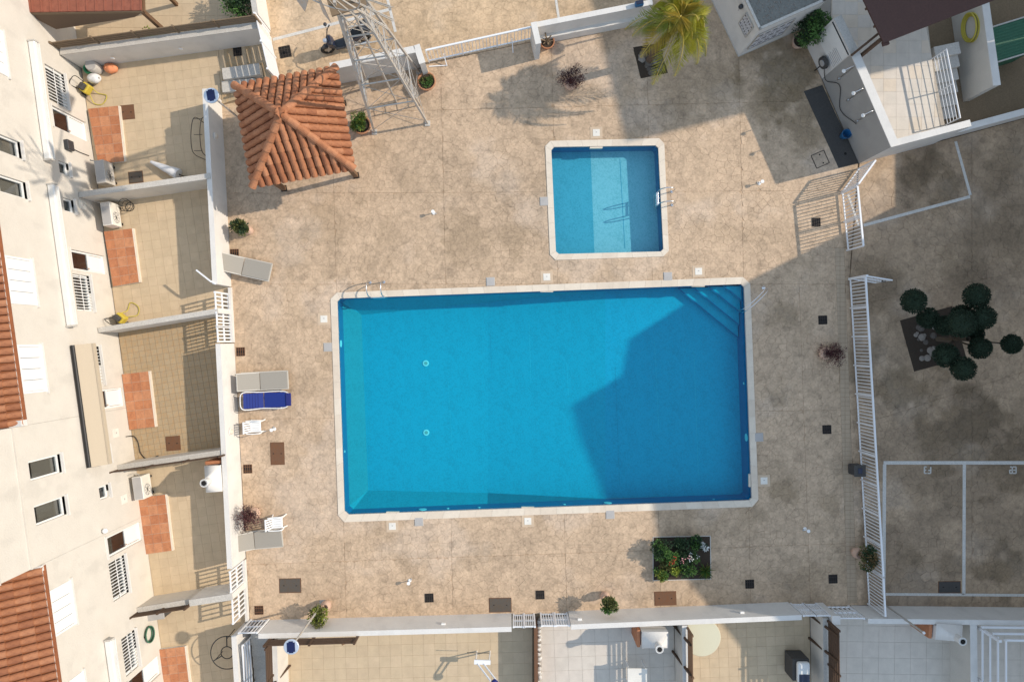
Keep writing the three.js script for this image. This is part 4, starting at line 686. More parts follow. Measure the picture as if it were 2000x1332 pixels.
function pot(root, x, z, r, h, mat = M.pot) { const g = lathe(potGeo(r, h), 24); g.translate(x, 0, z); const p = mesh('pot', g, mat, root); mesh('soil', cyl(V(x, h * .8, z), V(x, h * .87, z), r * .85, r * .85, 18), M.soil, p); return p; }
function urn(root, x, z, r, h, mat) { const g = lathe([[0, 0], [r * .5, 0], [r * .75, h * .2], [r, h * .55], [r * .85, h * .8], [r * .6, h * .9], [r * .75, h], [r * .6, h], [r * .5, h * .88], [0, h * .86]], 22); g.translate(x, 0, z); const p = mesh('pot', g, mat, root); mesh('soil', cyl(V(x, h * .8, z), V(x, h * .87, z), r * .5, r * .5, 14), M.soil, p); return p; }
function stems(root, x, z, y0, y1, spread, n, r, mat) { const gs = []; for (let i = 0; i < n; i++) { const a = rr(0, 6.283), q = rr(.3, 1) * spread, m = V(x + Math.cos(a) * q * .4, y0 + (y1 - y0) * .5, z + Math.sin(a) * q * .4); gs.push(cyl(V(x, y0, z), m, r, r * .7, 5), cyl(m, V(x + Math.cos(a) * q, y0 + (y1 - y0) * rr(.8, 1), z + Math.sin(a) * q), r * .7, r * .3, 5)); } mesh('stem', gs, mat, root); }
{ const c = at(835, 166), o = thing('potted_plant', 'large terracotta pot with low scrubby plant at the pump tower foot', 'potted plant', c); pot(o, c.x, c.z, .33, .42); bush(o, V(c.x, .42, c.z), .24, 12, 45, .08, .03, [M.leafOlive, M.leafGreen], .3); }
{ const c = at(710, 250), o = thing('potted_plant', 'terracotta pot with bushy yellow green plant between gazebo and tower', 'potted plant', c); pot(o, c.x, c.z, .33, .42); bush(o, V(c.x, .75, c.z), .34, 26, 80, .09, .028, [M.leafYellow, M.leafGreen], .9); stems(o, c.x, c.z, .35, .9, .25, 9, .012, M.bark); }
function redShrub(px, py, R, h, label, potMat, dx = 0, dz = 0) { const c = at(px, py), o = thing('red_shrub', label, 'shrub', c, 'dark red shrubs in pots'); urn(o, c.x, c.z, .24, .4, potMat); stems(o, c.x, c.z, .33, h, R, 26, .011, M.leafRed); bush(o, V(c.x + dx, h * .75, c.z + dz), R * .95, 34, 46, .075, .02, [M.leafRed, M.leafRed2], .55); }
redShrub(1113, 168, .52, 1.1, 'dark red shrub in a pot above the small pool', M.potPale); redShrub(500, 1000, .52, 1.2, 'dark red shrub by the left wall beside a white chair', M.potPale); redShrub(1608, 690, .50, 1.1, 'dark red shrub in the shade near the fence', M.potPale);
function leafyPot(px, py, r, label, dx, dz, mats, R = .32, h = .85) { const c = at(px, py), o = thing('potted_plant', label, 'potted plant', c); urn(o, c.x, c.z, r, .5, M.potPale); bush(o, V(c.x + dx, h, c.z + dz), R, 22, 55, .11, .045, mats, .7); stems(o, c.x, c.z, .42, h, .2, 7, .012, M.bark); return o; }
leafyPot(490, 452, .17, 'small pale pot with leafy plant leaning toward the left wall', -.22, -.1, [M.leafOlive, M.leafDark], .3, .65); leafyPot(640, 1178, .2, 'pale urn with bright green leafy plant at the bottom left wall', -.18, .2, [M.leafYellow, M.leafOlive], .34, .8);
leafyPot(1180, 1160, .18, 'pale urn with compact green plant by the bottom wall gates', .05, .05, [M.leafOlive, M.leafGreen], .28, .95); leafyPot(1668, 1076, .2, 'pale pot with dry brownish plant at the fence', .2, .03, [M.leafDry, M.leafDark, M.leafOlive], .42, .85);
{ const c = at(1068, 88), o = thing('firewood_pot', 'broken terracotta pot with driftwood beside the wall stub', 'pot', c); pot(o, c.x, c.z, .26, .34, M.potRim); for (let i = 0; i < 7; i++) { const a = rr(0, 6.28); mesh('wood_piece', cyl(V(c.x + Math.cos(a) * .1, .28, c.z + Math.sin(a) * .1), V(c.x - Math.cos(a) * rr(.1, .3), rr(.45, .7), c.z - Math.sin(a) * .2), .035, .02, 6), M.woodGrey, o); } }
{ // palm in its square bed
  const b = thing('tree_bed', 'square dark soil bed with stones around the palm', 'planting bed', at(1270, 118)); mesh('soil', slab(bedPalm, -.03, -.002), M.soil, b);
  for (let i = 0; i < 26; i++) { const s = rr(.06, .2), q = at(rr(1250, 1294), rr(96, 140)), g = new THREE.IcosahedronGeometry(s, 1); const p = g.attributes.position; for (let k = 0; k < p.count; k++) { const n = vn(p.getX(k) * 9 + i * 7, p.getZ(k) * 9 + p.getY(k) * 5) * .5 + .75; p.setXYZ(k, p.getX(k) * n, p.getY(k) * n * .5, p.getZ(k) * n); } g.computeVertexNormals(); g.translate(q.x, .0, q.z); mesh('rock', flat(g), rnd() < .4 ? M.rock : M.rockDark, b); }
  const c = at(1268, 118), o = thing('palm_tree', 'yellow green feather palm leaning over the deck at the top', 'palm tree', c), hc = V(c.x + .38, 3.3, c.z - .05);
  mesh('trunk', tube([V(c.x, 0, c.z), V(c.x + .12, 1.4, c.z), hc], .13, 12, 10), M.bark, o);
  for (let f = 0; f < 22; f++) {
    const a = f * 2.39996 + .3, el = f < 9 ? rr(.75, 1.25) : f < 17 ? rr(.25, .6) : rr(-.35, .05), L = rr(1.5, 2.0) * (1 + .22 * Math.sin(a) - .12 * Math.cos(a)), d = V(Math.cos(a), 0, Math.sin(a)), pts = [];
    for (let k = 0; k <= 12; k++) { const t = k / 12, x = L * t; pts.push(hc.clone().addScaledVector(d, x * Math.cos(el) * (1 - .22 * t)).add(V(0, x * Math.sin(el) - (1.5 + .5 * el) * t * t * t * L * .5, 0))); }
    const fr = mesh('frond', tube(pts, .016, 14, 4), M.frondGold, o), curve = new THREE.CatmullRomCurve3(pts), pos = [], nor = [];
    for (let k = 4; k < 62; k++) for (const s of [-1, 1]) { const t = k / 62, p = curve.getPoint(t), tg = curve.getTangent(t), sd = tg.clone().cross(V(0, 1, 0)).normalize().multiplyScalar(s), le = .52 * Math.sin(Math.PI * Math.min(1, .12 + t * .9)) + .12, dir = sd.clone().multiplyScalar(.75).addScaledVector(tg, .6).add(V(0, rr(-.55, .05), 0)).normalize(), tip = p.clone().addScaledVector(dir, le * rr(.85, 1.1)).add(V(0, -.12 * le, 0)), m1 = lerp(p, tip, .4).add(V(0, .03, 0)), wv = tg.clone().multiplyScalar(.016);
      for (const v of [p, m1.clone().add(wv), tip, p, tip, m1.clone().sub(wv)]) { pos.push(v.x, v.y, v.z); nor.push(0, 1, 0); } }
    const g = new THREE.BufferGeometry(); g.setAttribute('position', new THREE.Float32BufferAttribute(pos, 3)); g.computeVertexNormals(); mesh('leaflets', g, [M.frond, M.frondGreen, M.frondGold, M.frond][f % 4], fr);
  }
}
{ // flower bed
  const b = thing('flower_bed', 'rectangular dark soil flower bed below the large pool', 'planting bed', at(1332, 1090)); mesh('soil', slab(bedFlowers, -.03, -.002), M.soil, b);
  for (const [i, [p, q]] of [[[1276, 1049], [1388, 1047]], [[1388, 1047], [1389, 1131]], [[1389, 1131], [1276, 1134]], [[1276, 1134], [1276, 1049]]].entries()) mesh('edging', wallBox(at(...p), at(...q), -.03, .012, .03), M.greyCap, b);
  const plant = (px, py, R, h, mats, label, flower, n = 14) => { const c = at(px, py), o = thing('flowering_shrub', label, 'shrub', c); stems(o, c.x, c.z, 0, h, R * .7, 8, .010, M.bark); bush(o, V(c.x, h, c.z), R, n, 52, .10, .045, mats, .7); if (flower) for (let k = 0; k < flower[1]; k++) mesh('flower', leaves(14, onBall(V(c.x + rr(-.6, .6) * R, h + R * .75, c.z + rr(-.6, .6) * R), .055, .6, .5), .05, .035), flower[0], o); };
  plant(1287, 1068, .36, .45, [M.leafGreen, M.leafDark], 'bright green shrub in the upper left of the flower bed', null, 20); plant(1308, 1084, .24, .5, [M.leafGreen], 'shrub with red blooms left of the flower bed middle', [M.petalRed, 4]); plant(1332, 1082, .22, .42, [M.leafDark], 'shrub with pink blooms in the middle of the flower bed', [M.petalPink, 3]); plant(1349, 1080, .22, .42, [M.leafDark, M.leafGreen], 'shrub with white blooms right of the flower bed middle', [M.petalWhite, 4]);
  plant(1324, 1058, .28, .35, [M.leafDark], 'dark green shrub at the top edge of the flower bed'); plant(1357, 1056, .26, .32, [M.leafGreen, M.leafDark], 'green shrub at the upper right edge of the flower bed'); plant(1336, 1106, .32, .3, [M.leafDark, M.leafGreen], 'dark green shrub low in the flower bed', null, 18); plant(1317, 1113, .17, .3, [M.leafLime], 'small lime yellow plant low in the flower bed', null, 8); plant(1288, 1118, .24, .25, [M.leafGreen, M.leafYellow], 'yellow green plant in the lower left of the flower bed'); plant(1370, 1062, .14, .3, [M.petalWhite, M.leafDark], 'pale flowering plant in the upper right of the flower bed', null, 6);
  plant(1298, 1100, .2, .28, [M.leafOlive], 'olive green plant at the left of the flower bed'); 
  const c = at(1377, 1114), o = thing('yucca', 'spiky green yucca in the lower right of the flower bed', 'yucca', c); for (let i = 0; i < 60; i++) { const a = rr(0, 6.283), e = rr(.15, 1.3), d = V(Math.cos(a) * Math.cos(e), Math.sin(e), Math.sin(a) * Math.cos(e)), s = V(-Math.sin(a), 0, Math.cos(a)).multiplyScalar(.018), L = rr(.32, .46), p = V(c.x, .06, c.z), t = p.clone().addScaledVector(d, L), m = lerp(p, t, .45); mesh('leaf_blade', faces([[p.clone().sub(s), m.clone().sub(s).add(V(0, .02, 0)), t, m.clone().add(s).add(V(0, .02, 0)), p.clone().add(s)]]), i % 3 ? M.leafGreen : M.leafYellow, o); }
}
{ // cloud pruned tree in the car park
  const b = thing('tree_bed', 'square soil bed with stones under the cloud pruned tree', 'planting bed', at(1824, 662)); mesh('soil', slab(bedTree, -.03, -.002), M.soil, b); for (let i = 0; i < 30; i++) { const q = at(rr(1790, 1862), rr(628, 700)), g = new THREE.IcosahedronGeometry(rr(.06, .17), 1); g.scale(1, .5, 1); g.translate(q.x, 0, q.z); mesh('rock', flat(g), rnd() < .4 ? M.rock : M.rockDark, b); }
  const c = at(1832, 662), o = thing('cloud_pruned_tree', 'dark cloud pruned tree with round leaf balls in the car park', 'tree', c), hub = V(c.x + .05, .9, c.z);
  mesh('trunk', tube([c, V(c.x + .08, .5, c.z + .03), hub, V(c.x + .1, 1.6, c.z)], .09, 12, 9), M.boxStem, o);
  for (const [px, py, h, r] of [[1786, 588, 1.7, .46], [1909, 578, 1.9, .48], [1814, 621, 1.3, .40], [1878, 632, 2.2, .52], [1847, 636, 1.6, .36], [1922, 620, 2.0, .45], [1916, 680, 1.7, .40], [1849, 694, 1.5, .46], [1883, 720, 1.8, .45], [1978, 672, 1.7, .36], [1880, 615, 1.5, .38], [1905, 652, 1.2, .34]]) {
    const p = at(px, py, h), br = mesh('branch', tube([hub, lerp(hub, p, .5).add(V(0, -.12, 0)), p], .03, 10, 6), M.boxStem, o);
    mesh('leaf_ball', [leaves(1700, onBall(p, r * .89, .85, .80), .065, .04), ball(p.x, p.y, p.z, r * .74, .85, 16)].map(g => { metreUV(g); return g; }), M.leafBox, o);
  }
}
// ---------------------------------------------------------------- neighbours that shade the right side (they stand outside the picture)
function profileBlock(pts, x0, x1) {                   // outline in plan unit y / metres of height, drawn out along x
  const s = new THREE.Shape(pts.map(([p, h]) => new THREE.Vector2((p - 666) / 52, h))), g = new THREE.ExtrudeGeometry(s, { depth: x1 - x0, bevelEnabled: false }); g.rotateY(-Math.PI / 2); g.translate(x1, 0, 0); return flat(g);
}
const XR = 20.77;
{ const o = thing('neighbour_house', 'tall white house with steep gabled roof beyond the car park', 'house', V(XR + 4, 0, 1));
  mesh('wall', profileBlock([[321, -.04], [1400, -.04], [1400, 5.7], [1192, 7.5], [864, 7.6], [521, 7.6], [395, 7.6], [321, 4.2]], XR + .02, XR + 8), M.white, o);
  mesh('roof', profileBlock([[321, 4.2], [395, 7.6], [521, 7.6], [864, 7.6], [1192, 7.5], [1400, 5.7], [1400, 5.9], [1192, 7.7], [864, 10.6], [788, 10.75], [627, 11.45], [560, 11.65], [524, 10.4], [455, 10.2], [395, 8.2], [321, 4.4]], XR, XR + 8.02), M.terra, o);
  for (const [p, h] of [[450, 1], [620, 1], [800, 1], [980, 1], [520, 4.2], [700, 4.2], [900, 4.2]]) { const z = (p - 666) / 52, w = mesh('window', box(.1, 1.3, 1.2, XR, h, z), M.plasticWhite, o); mesh('pane', box(.02, 1.1, 1.0, XR - .055, h + .1, z), M.navy, w); } }
{ const o = thing('neighbour_house', 'low flat roofed white wing beyond the terrace', 'house', V(XR + 3, 0, -9)); mesh('wall', profileBlock([[68, -.04], [320, -.04], [320, 4.3], [68, 4.3]], XR, XR + 6), M.white, o); mesh('roof', profileBlock([[68, 4.3], [320, 4.3], [320, 4.4], [68, 4.4]], XR - .02, XR + 6.02), M.greyCap, o); const w = mesh('window', box(.1, 1.2, 1.2, XR, 1.2, -9), M.plasticWhite, o); mesh('pane', box(.02, 1, 1, XR - .055, 1.3, -9), M.navy, w); }
{ const o = thing('neighbour_house', 'tall white block beyond the top right corner', 'house', V(XR + 3, 0, -16)); mesh('wall', prism([[2080, 66], [2400, -13], [2290, -460], [1962, -415]].map(p => at(...p)), -.04, 11.2), M.white, o); mesh('roof', prism([[2077, 67], [2403, -13], [2292, -463], [1958, -418]].map(p => at(...p)), 11.2, 11.4), M.greyCap, o); for (const h of [1.2, 4.2, 7.4]) { const w = mesh('window', box(.1, 1.2, 1.4, XR, h, -14), M.plasticWhite, o); mesh('pane', box(.02, 1, 1.2, XR - .055, h + .1, -14), M.navy, w); } }

// ---------------------------------------------------------------- white fence at the car park
function tallFence(label, a, b, h) { return fence('metal_fence', label, a, b, h, 1.1, .125, .014); }
tallFence('angled end panel of the white fence beside the shower wall', [1677, 330], [1645, 374], 1.28); tallFence('short white fence panel above the gateway', [1644, 378], [1655, 489], 1.25); tallFence('long white baluster fence between deck and car park', [1659, 546], [1692, 1104], 1.25); tallFence('white fence panel between dry pot and bottom wall', [1692, 1108], [1696, 1179], 1.25);
{ const A = at(1660, 545), B = at(1709, 553), o = thing('fence_gate', 'white slatted gate leaf standing open into the car park', 'gate', A); for (const y of [.12, .68, 1.22]) mesh('rail', bar(up(A, y), up(B, y), .04, .05), M.fenceWhite, o); for (let i = 0; i <= 9; i++) { const p = lerp(A, B, i / 9); mesh('baluster', bar(up(p, .12), up(p, 1.22), .018, .018), M.fenceWhite, o); } mesh('gate_post', bar(up(A, 0), up(A, 1.3), .08, .08), M.fenceWhite, o); mesh('lock', box(.1, .12, .05, lerp(A, B, .93).x, .7, lerp(A, B, .93).z), M.darkMetal, o); }
{ const c = at(1662, 913), o = thing('litter_bin', 'dark blue grey plastic bin hung at the fence', 'bin', c); mesh('body', box(.40, .5, .40, c.x, .18, c.z, .03, .06), M.blackPlastic, o); mesh('lid', box(.43, .05, .43, c.x, .68, c.z, .03, .02), M.slate, o); mesh('lid_flap', box(.16, .02, .2, c.x, .73, c.z, .03, .01), M.navy, o); mesh('stand', cyl(V(c.x, 0, c.z), V(c.x, .2, c.z), .05, .05, 8), M.darkMetal, o); }

// ---------------------------------------------------------------- pump house, shower wall, terrace (top right)
const pc = at(1443, 110), pa = V(-.427, 0, -.904), pb = V(.914, 0, -.406);
{ const o = thing('pump_house', 'white pump house with gravel roof and two notice boards', 'pump house', pc), P = (i, j) => pc.clone().addScaledVector(pa, i).addScaledVector(pb, j);
  mesh('wall', prism([P(0, 0), P(0, 2.5), P(4.2, 2.5), P(4.2, 0)], -.03, 2.12), M.white, o); mesh('plinth', prism([P(-.02, -.02), P(-.02, 2.52), P(4.2, 2.52), P(4.2, -.02)], -.03, .06), M.greyCap, o);
  mesh('roof_gravel', prism([P(.1, .1), P(.1, 2.4), P(4.1, 2.4), P(4.1, .1)], 2.1, 2.15), M.gravel, o);
  mesh('roof_edge', [wallBox(P(0, 0), P(0, 2.5), 2.12, 2.19, .09, -1), wallBox(P(0, 0), P(4.2, 0), 2.12, 2.19, .09, 1), wallBox(P(0, 2.5), P(4.2, 2.5), 2.12, 2.19, .09, -1)], M.greyCap, o);
  const st = []; for (let i = 0; i < 900; i++) { const q = P(rr(.12, 4), rr(.12, 2.38)), g = new THREE.TetrahedronGeometry(rr(.015, .04)); g.rotateX(rr(0, 3)); g.rotateY(rr(0, 3)); g.translate(q.x, 2.155, q.z); st.push(flat(g)); } mesh('gravel_stones', st, M.rock, o).userData.kind = 'stuff';
  // printed boards: rows of small dark lettering and round signs, too far to read
  const print = tex(256, 256, (u, v) => { const row = Math.floor(v * 9), f = v * 9 - row, ink = row % 3 === 1 ? (Math.hypot(((u * 5) % 1) - .5, f - .5) < .4 ? .1 : 1) : (f > .35 && f < .68 && vn(u * 46, row * 7.3) > .38 && u > .1 && u < .9 ? .18 : 1); const edge = u < .03 || u > .97 || v < .03 || v > .97 ? .3 : 1; const k = Math.min(ink, edge) * .7; return [k, k, k * 1.04]; });
  const board = (label, a, b, y0, y1, n) => { const s = thing('notice_board', label, 'notice board', lerp(a, b, .5).setY(y0)), e = n.clone().multiplyScalar(.03), m = mesh('board', faces([[up(a, y0).add(e), up(b, y0).add(e), up(b, y1).add(e), up(a, y1).add(e)]]), std(.9, .9, .9, .6, { map: print }), s, true);
    m.geometry.setAttribute('uv', new THREE.Float32BufferAttribute([0, 0, 1, 0, 1, 1, 0, 0, 1, 1, 0, 1], 2)); const w = .035, f = (p, q) => bar(p.add(e), q.add(e), w, w); mesh('board_frame', [f(up(a, y0), up(b, y0)), f(up(b, y0), up(b, y1)), f(up(b, y1), up(a, y1)), f(up(a, y1), up(a, y0))], M.galv, s); mesh('backing', faces([[up(a, y0).addScaledVector(n, .012), up(b, y0).addScaledVector(n, .012), up(b, y1).addScaledVector(n, .012), up(a, y1).addScaledVector(n, .012)]]), M.greyCap, s); };
  board('large framed notice board on the pump house wall facing the pool', P(0, .15), P(0, 1.55), .55, 1.75, pa.clone().negate()); board('small notice board around the corner of the pump house', P(.8, 0), P(.25, 0), 1.15, 1.95, pb.clone().negate());
  const l = thing('bulkhead_lamp', 'small dark wall lamp above the small notice board', 'wall lamp', P(1.1, 0).setY(1.8)); const c = P(1.1, -.06); mesh('housing', ball(c.x, 1.85, c.z, .09, 1), M.blackPlastic, l); mesh('pipe', cyl(V(c.x, 1.8, c.z), V(c.x, 1.55, c.z), .015, .015, 6), M.greyLid, l);
}
{ const A = at(1576, 89), Mid = at(1607, 153), B = at(1679, 319), t = .28, d = B.clone().sub(A).setY(0).normalize(), n = V(-d.z, 0, d.x);   // n points to the pool side
  if (n.x > 0) n.negate();
  const w1 = thing('screen_wall', 'white wall with printed rules board between pump house and showers', 'wall', lerp(A, Mid, .5)), sd = V(-d.z, 0, d.x).x > 0 ? 1 : -1;
  mesh('wall', wallBox(A, Mid, -.03, 2.15, t, sd), M.white, w1); mesh('coping', wallBox(A, Mid, 2.15, 2.18, t + .02, sd), M.greyCap, w1);
  const q = (s, y, k = .02) => lerp(A, Mid, s).setY(y).addScaledVector(n, k);
  const rules = mesh('rules_panel', faces([[q(.08, .9), q(.98, .9), q(.98, 2.05), q(.08, 2.05)]]), M.paintWhite, w1); for (let i = 0; i < 7; i++) mesh('text_line', bar(q(.62 - .02 * (i % 3), 1.0 + i * .1, .024), q(.96, 1.0 + i * .1, .024), .012, .028), M.greyLid, rules); mesh('panel_edge', bar(q(.05, 2.07, .024), q(.98, 2.07, .024), .02, .03), M.darkMetal, rules);
  const o = thing('shower_wall', 'grey painted shower wall with three shower arms', 'wall', lerp(Mid, B, .5)); mesh('wall', wallBox(Mid, B, -.03, 2.15, t, sd), M.greyPaint, o); mesh('coping', wallBox(Mid, B, 2.15, 2.18, t + .02, sd), M.white, o);
  for (const [i, s] of [.12, .36, .60].entries()) { const p = lerp(Mid, B, s), sh = thing('shower', ['shower arm nearest the round meter box', 'middle shower arm on the grey wall', 'shower arm nearest the blue bucket'][i], 'shower', p, 'showers on the grey wall');
    mesh('pipe', tube([up(p, .9).addScaledVector(n, .03), up(p, 2.1).addScaledVector(n, .03), up(p, 2.22).addScaledVector(n, .1), up(p, 2.2).addScaledVector(n, .42)], .016, 20, 6), M.steel, sh); const h = up(p, 2.12).addScaledVector(n, .42); mesh('shower_head', cyl(h, h.clone().add(V(0, .08, 0)), .07, .03, 14), M.plasticWhite, sh); mesh('tap', box(.06, .06, .06, p.x + n.x * .05, 1.0, p.z + n.z * .05), M.steel, sh); }
  const pipe = thing('water_hose', 'dark thin hose looped along the shower wall', 'hose', lerp(Mid, B, .2)); mesh('hose', tube([lerp(A, Mid, .8).setY(.5).addScaledVector(n, .04), lerp(Mid, B, .04).setY(.25).addScaledVector(n, .05), lerp(Mid, B, .18).setY(.9).addScaledVector(n, .035), lerp(Mid, B, .4).setY(.35).addScaledVector(n, .04), lerp(Mid, B, .62).setY(.9).addScaledVector(n, .035)], .013, 40, 6), M.darkMetal, pipe);
  const m = thing('meter_cabinet', 'round grey meter cabinet on the white screen wall', 'meter', lerp(A, Mid, .7).setY(.6)), c = lerp(A, Mid, .72).addScaledVector(n, .1); mesh('case', cyl(V(c.x, .75, c.z), V(c.x, .75, c.z).addScaledVector(n, .1), .24, .22, 20), M.slate, m); mesh('dial', cyl(V(c.x, .78, c.z).addScaledVector(n, .1), V(c.x, .78, c.z).addScaledVector(n, .13), .12, .12, 16), M.greyLid, m); mesh('pipe', cyl(V(c.x, 0, c.z).addScaledVector(n, .02), V(c.x, .6, c.z).addScaledVector(n, .02), .02, .02, 8), M.darkMetal, m);
  const ft = mesh('shower_floor', slab(mat0, 0, .012), M.slate); tag(ft, 'dark slate strip of floor below the showers', 'shower floor');
  const bc = at(1647, 266), bk = thing('bucket', 'blue plastic bucket on the slate strip', 'bucket', bc), bg = lathe([[0, 0], [.12, 0], [.17, .3], [.18, .3], [.18, .32], [.155, .32], [.11, .03], [0, .03]], 20); bg.translate(bc.x, .012, bc.z); mesh('body', bg, M.bluePlastic, bk); mesh('handle', tube([V(bc.x - .17, .31, bc.z), V(bc.x, .36, bc.z + .15), V(bc.x + .17, .31, bc.z)], .008, 12, 5), M.darkMetal, bk);
  const dr = at(1652, 300); tag(mesh('floor_outlet', cyl(up(dr, .012), up(dr, .018), .05, .05, 14), M.pit), 'small round outlet in the slate shower strip', 'drain');
}
{ const c = at(1556, 87), o = thing('climbing_plant', 'dense green climber rising from a pot between pump house and screen wall', 'climber', c); pot(o, c.x, c.z, .26, .36, M.potPale); bush(o, V(c.x + .08, 1.1, c.z - .15), .62, 46, 80, .10, .05, [M.leafDark, M.leafGreen], 1.3); stems(o, c.x, c.z, .3, 1.5, .35, 8, .015, M.bark); }
{ const poly = quad([1598, 60], [1686, 311], [1814, 277], [1786, 132], [1766, -40], [1600, -40]);
  const base = thing('raised_terrace', 'raised terrace block behind the shower wall', 'terrace', at(1720, 150)); mesh('block', prism(poly.map(p => v3(p)), -.03, 1.03), M.white, base);
  tiled('terrace_floor', 'pale square tiles of the raised sunny terrace', ccw(poly).slice().sort(() => 0), .46, [M.paleA, M.paleB, M.ivoryB], M.paleGrout, { y: 1.1, gap: .003, deep: .065 });
  wallThing('white front wall of the raised terrace', [1680, 319], [1824, 281], 2.12, .2, [M.white, M.white], .03, -1); wallThing('low white wall right of the terrace front', [1838, 274], [2050, 217], .85, .2, [M.white, M.white], .03, -1);
  const A = at(1787, 138), B = at(1812, 262), o = thing('terrace_railing', 'white pipe railing at the terrace stair edge', 'railing', lerp(A, B, .5).setY(1.1)); for (let i = 0; i < 5; i++) mesh('rail', cyl(up(A, 1.22 + i * .17), up(B, 1.22 + i * .17), i === 4 ? .028 : .012, i === 4 ? .028 : .012, 8), M.fenceWhite, o); for (const t of [0, .5, 1]) mesh('post', cyl(up(lerp(A, B, t), 1.1), up(lerp(A, B, t), 1.92), .022, .022, 8), M.fenceWhite, o);
  const s = thing('terrace_steps', 'grey steps descending beside the terrace railing', 'steps', at(1830, 190)); for (let i = 0; i < 6; i++) mesh('step', wallBox(at(1796 + i * 4, 124 + i * 21), at(1843 + i * 4, 114 + i * 21), -.03, .98 - i * .17, .42), M.greyCap, s);
  const w = wallThing('beige retaining wall beside the terrace steps', [1852, -30], [1884, 198], 1.55, .24, [M.cream, M.white], .03, -1);
  const hc = at(1874, 76).setY(.95), hs = thing('hose_coil', 'yellow garden hose coiled on the beige retaining wall', 'hose', hc); for (let k = 0; k < 6; k++) { const g = new THREE.TorusGeometry(.36 + (k % 3) * .035, .028, 6, 36); g.scale(1.15, .9, 1); g.rotateY(Math.PI / 2 + .14); g.translate(hc.x - .08 - k * .035, hc.y, hc.z); mesh('hose_loop', flat(g), M.yellowHose, hs); } mesh('hanger', box(.12, .05, .12, hc.x - .04, hc.y + .33, hc.z), M.darkMetal, hs);
  // green shed
  const sh = thing('storage_box', 'low green corrugated storage box at the right edge', 'storage box', at(1890, 110)), R = [[1928, 56], [2006, 32], [2022, 99], [1943, 123]].map(p => at(...p, 1.0).setY(0)); mesh('wall', prism(R.map((v, i) => lerp(v, R[(i + 2) % 4], .02)), -.03, .94), M.greenSheet, sh); mesh('roof', prism(R, .94, .98), M.greenSheet, sh);
  for (let i = 0; i <= 12; i++) mesh('corrugation', bar(lerp(R[0], R[3], i / 12).setY(.99), lerp(R[1], R[2], i / 12).setY(.99), .04, .03), M.greenSheet, sh); mesh('roof_trim', [bar(up(R[0], 1.0), up(R[1], 1.0), .05, .05), bar(up(R[3], 1.0), up(R[2], 1.0), .05, .05), bar(up(R[0], 1.0), up(R[3], 1.0), .05, .05)], M.greyCap, sh);
  // brown canopy
  const cn = thing('canopy', 'dark brown sheet canopy over the terrace corner', 'canopy', at(1700, 60)), Q = [[1662, -55], [1727, 84], [1948, -2], [1960, -55]].map(p => at(...p, 3.3)); mesh('sheet', prism(Q, 3.26, 3.32), M.brownSheet, cn); for (let i = 1; i < 4; i++) mesh('purlin', bar(lerp(Q[0], Q[1], i / 4).setY(3.22), lerp(Q[3], Q[2], i / 4).setY(3.22), .07, .09), M.woodDark, cn); const pp = lerp(Q[1], Q[0], .06); mesh('post', bar(up(pp, 1.1), up(pp, 3.26), .1, .1), M.woodDark, cn); const p2 = at(1790, 30); mesh('post', bar(up(p2, 1.1), up(p2, 3.26), .1, .1), M.woodDark, cn); mesh('gutter_end', box(.22, .1, .16, Q[1].x + .1, 3.18, Q[1].z - .03, .3, .02), M.brownSheet, cn);
  mesh('beam', bar(at(1664, 108, 2.2), at(1716, 66, 2.9), .08, .12), M.woodDark, cn);
}
// ---------------------------------------------------------------- patios along the bottom
tiled('patio', 'wide beige tiled patio along the bottom edge', quad([498, 1224], [1040, 1208], [1040, 1352], [498, 1352]), .42, yard, M.yardGrout, { gap: .003 });
tiled('patio', 'patio of large pale square tiles with white barbecue', quad([1054, 1206], [1316, 1196], [1320, 1352], [1054, 1352]), .51, [M.paleA, M.paleB], M.paleGrout, { gap: .004 });
tiled('patio', 'shaded beige patio with round cream table', quad([1326, 1195], [1582, 1184], [1585, 1352], [1326, 1352]), .36, yard, M.yardGrout, { gap: .0035 });
tiled('patio', 'shaded pale tiled patio below the pole', quad([1594, 1190], [1856, 1194], [1860, 1352], [1594, 1352]), .60, [M.paleA, M.paleB], M.paleGrout, { gap: .004 });
tiled('patio', 'pale tiled patio at the bottom right corner', quad([1870, 1195], [2050, 1196], [2050, 1352], [1870, 1352]), .60, [M.paleA, M.paleB], M.paleGrout, { gap: .004 });
const bottomWall = (l, a, b) => wallThing(l, a, b, 1.2, .15, [M.white, M.white], .02, 1);
bottomWall('white bottom wall from the corner gate to the paired gates', [527, 1211], [999, 1198]); bottomWall('white bottom wall behind the flower bed side', [1110, 1194], [1540, 1176]); bottomWall('white bottom wall along the car park end', [1664, 1183], [2050, 1187]);
for (const [x, y] of [[870, 1203], [1128, 1194], [1435, 1181]]) { const c = at(x, y), o = thing('wall_light', 'small white wedge light on the bottom wall ' + (x < 900 ? 'left of the gates' : x < 1200 ? 'just right of the gates' : 'below the shaded deck'), 'wall light', V(c.x, .8, c.z)); mesh('housing', box(.16, .1, .08, c.x, .8, c.z - .04, 0, .02), M.plasticWhite, o); mesh('lens', box(.12, .03, .05, c.x, .775, c.z - .05), M.lid, o); }
const g0 = (l, x0, x1, y) => gate(l, [x0, y], [x1, y - .0], .1, 1.12, 5);
g0('left leaf of the paired white gates in the bottom wall', 1003, 1022, 1200); g0('second white gate leaf beside the dividing wall', 1024, 1043, 1199.5); g0('third white gate leaf beside the dividing wall', 1056, 1080, 1198); g0('right leaf of the paired white gates in the bottom wall', 1083, 1107, 1197.5); g0('left white gate leaf at the shaded corner post', 1545, 1568, 1179); g0('right white gate leaf at the shaded corner post', 1570, 1594, 1179); g0('white gate leaf between corner post and fence end', 1612, 1658, 1184);
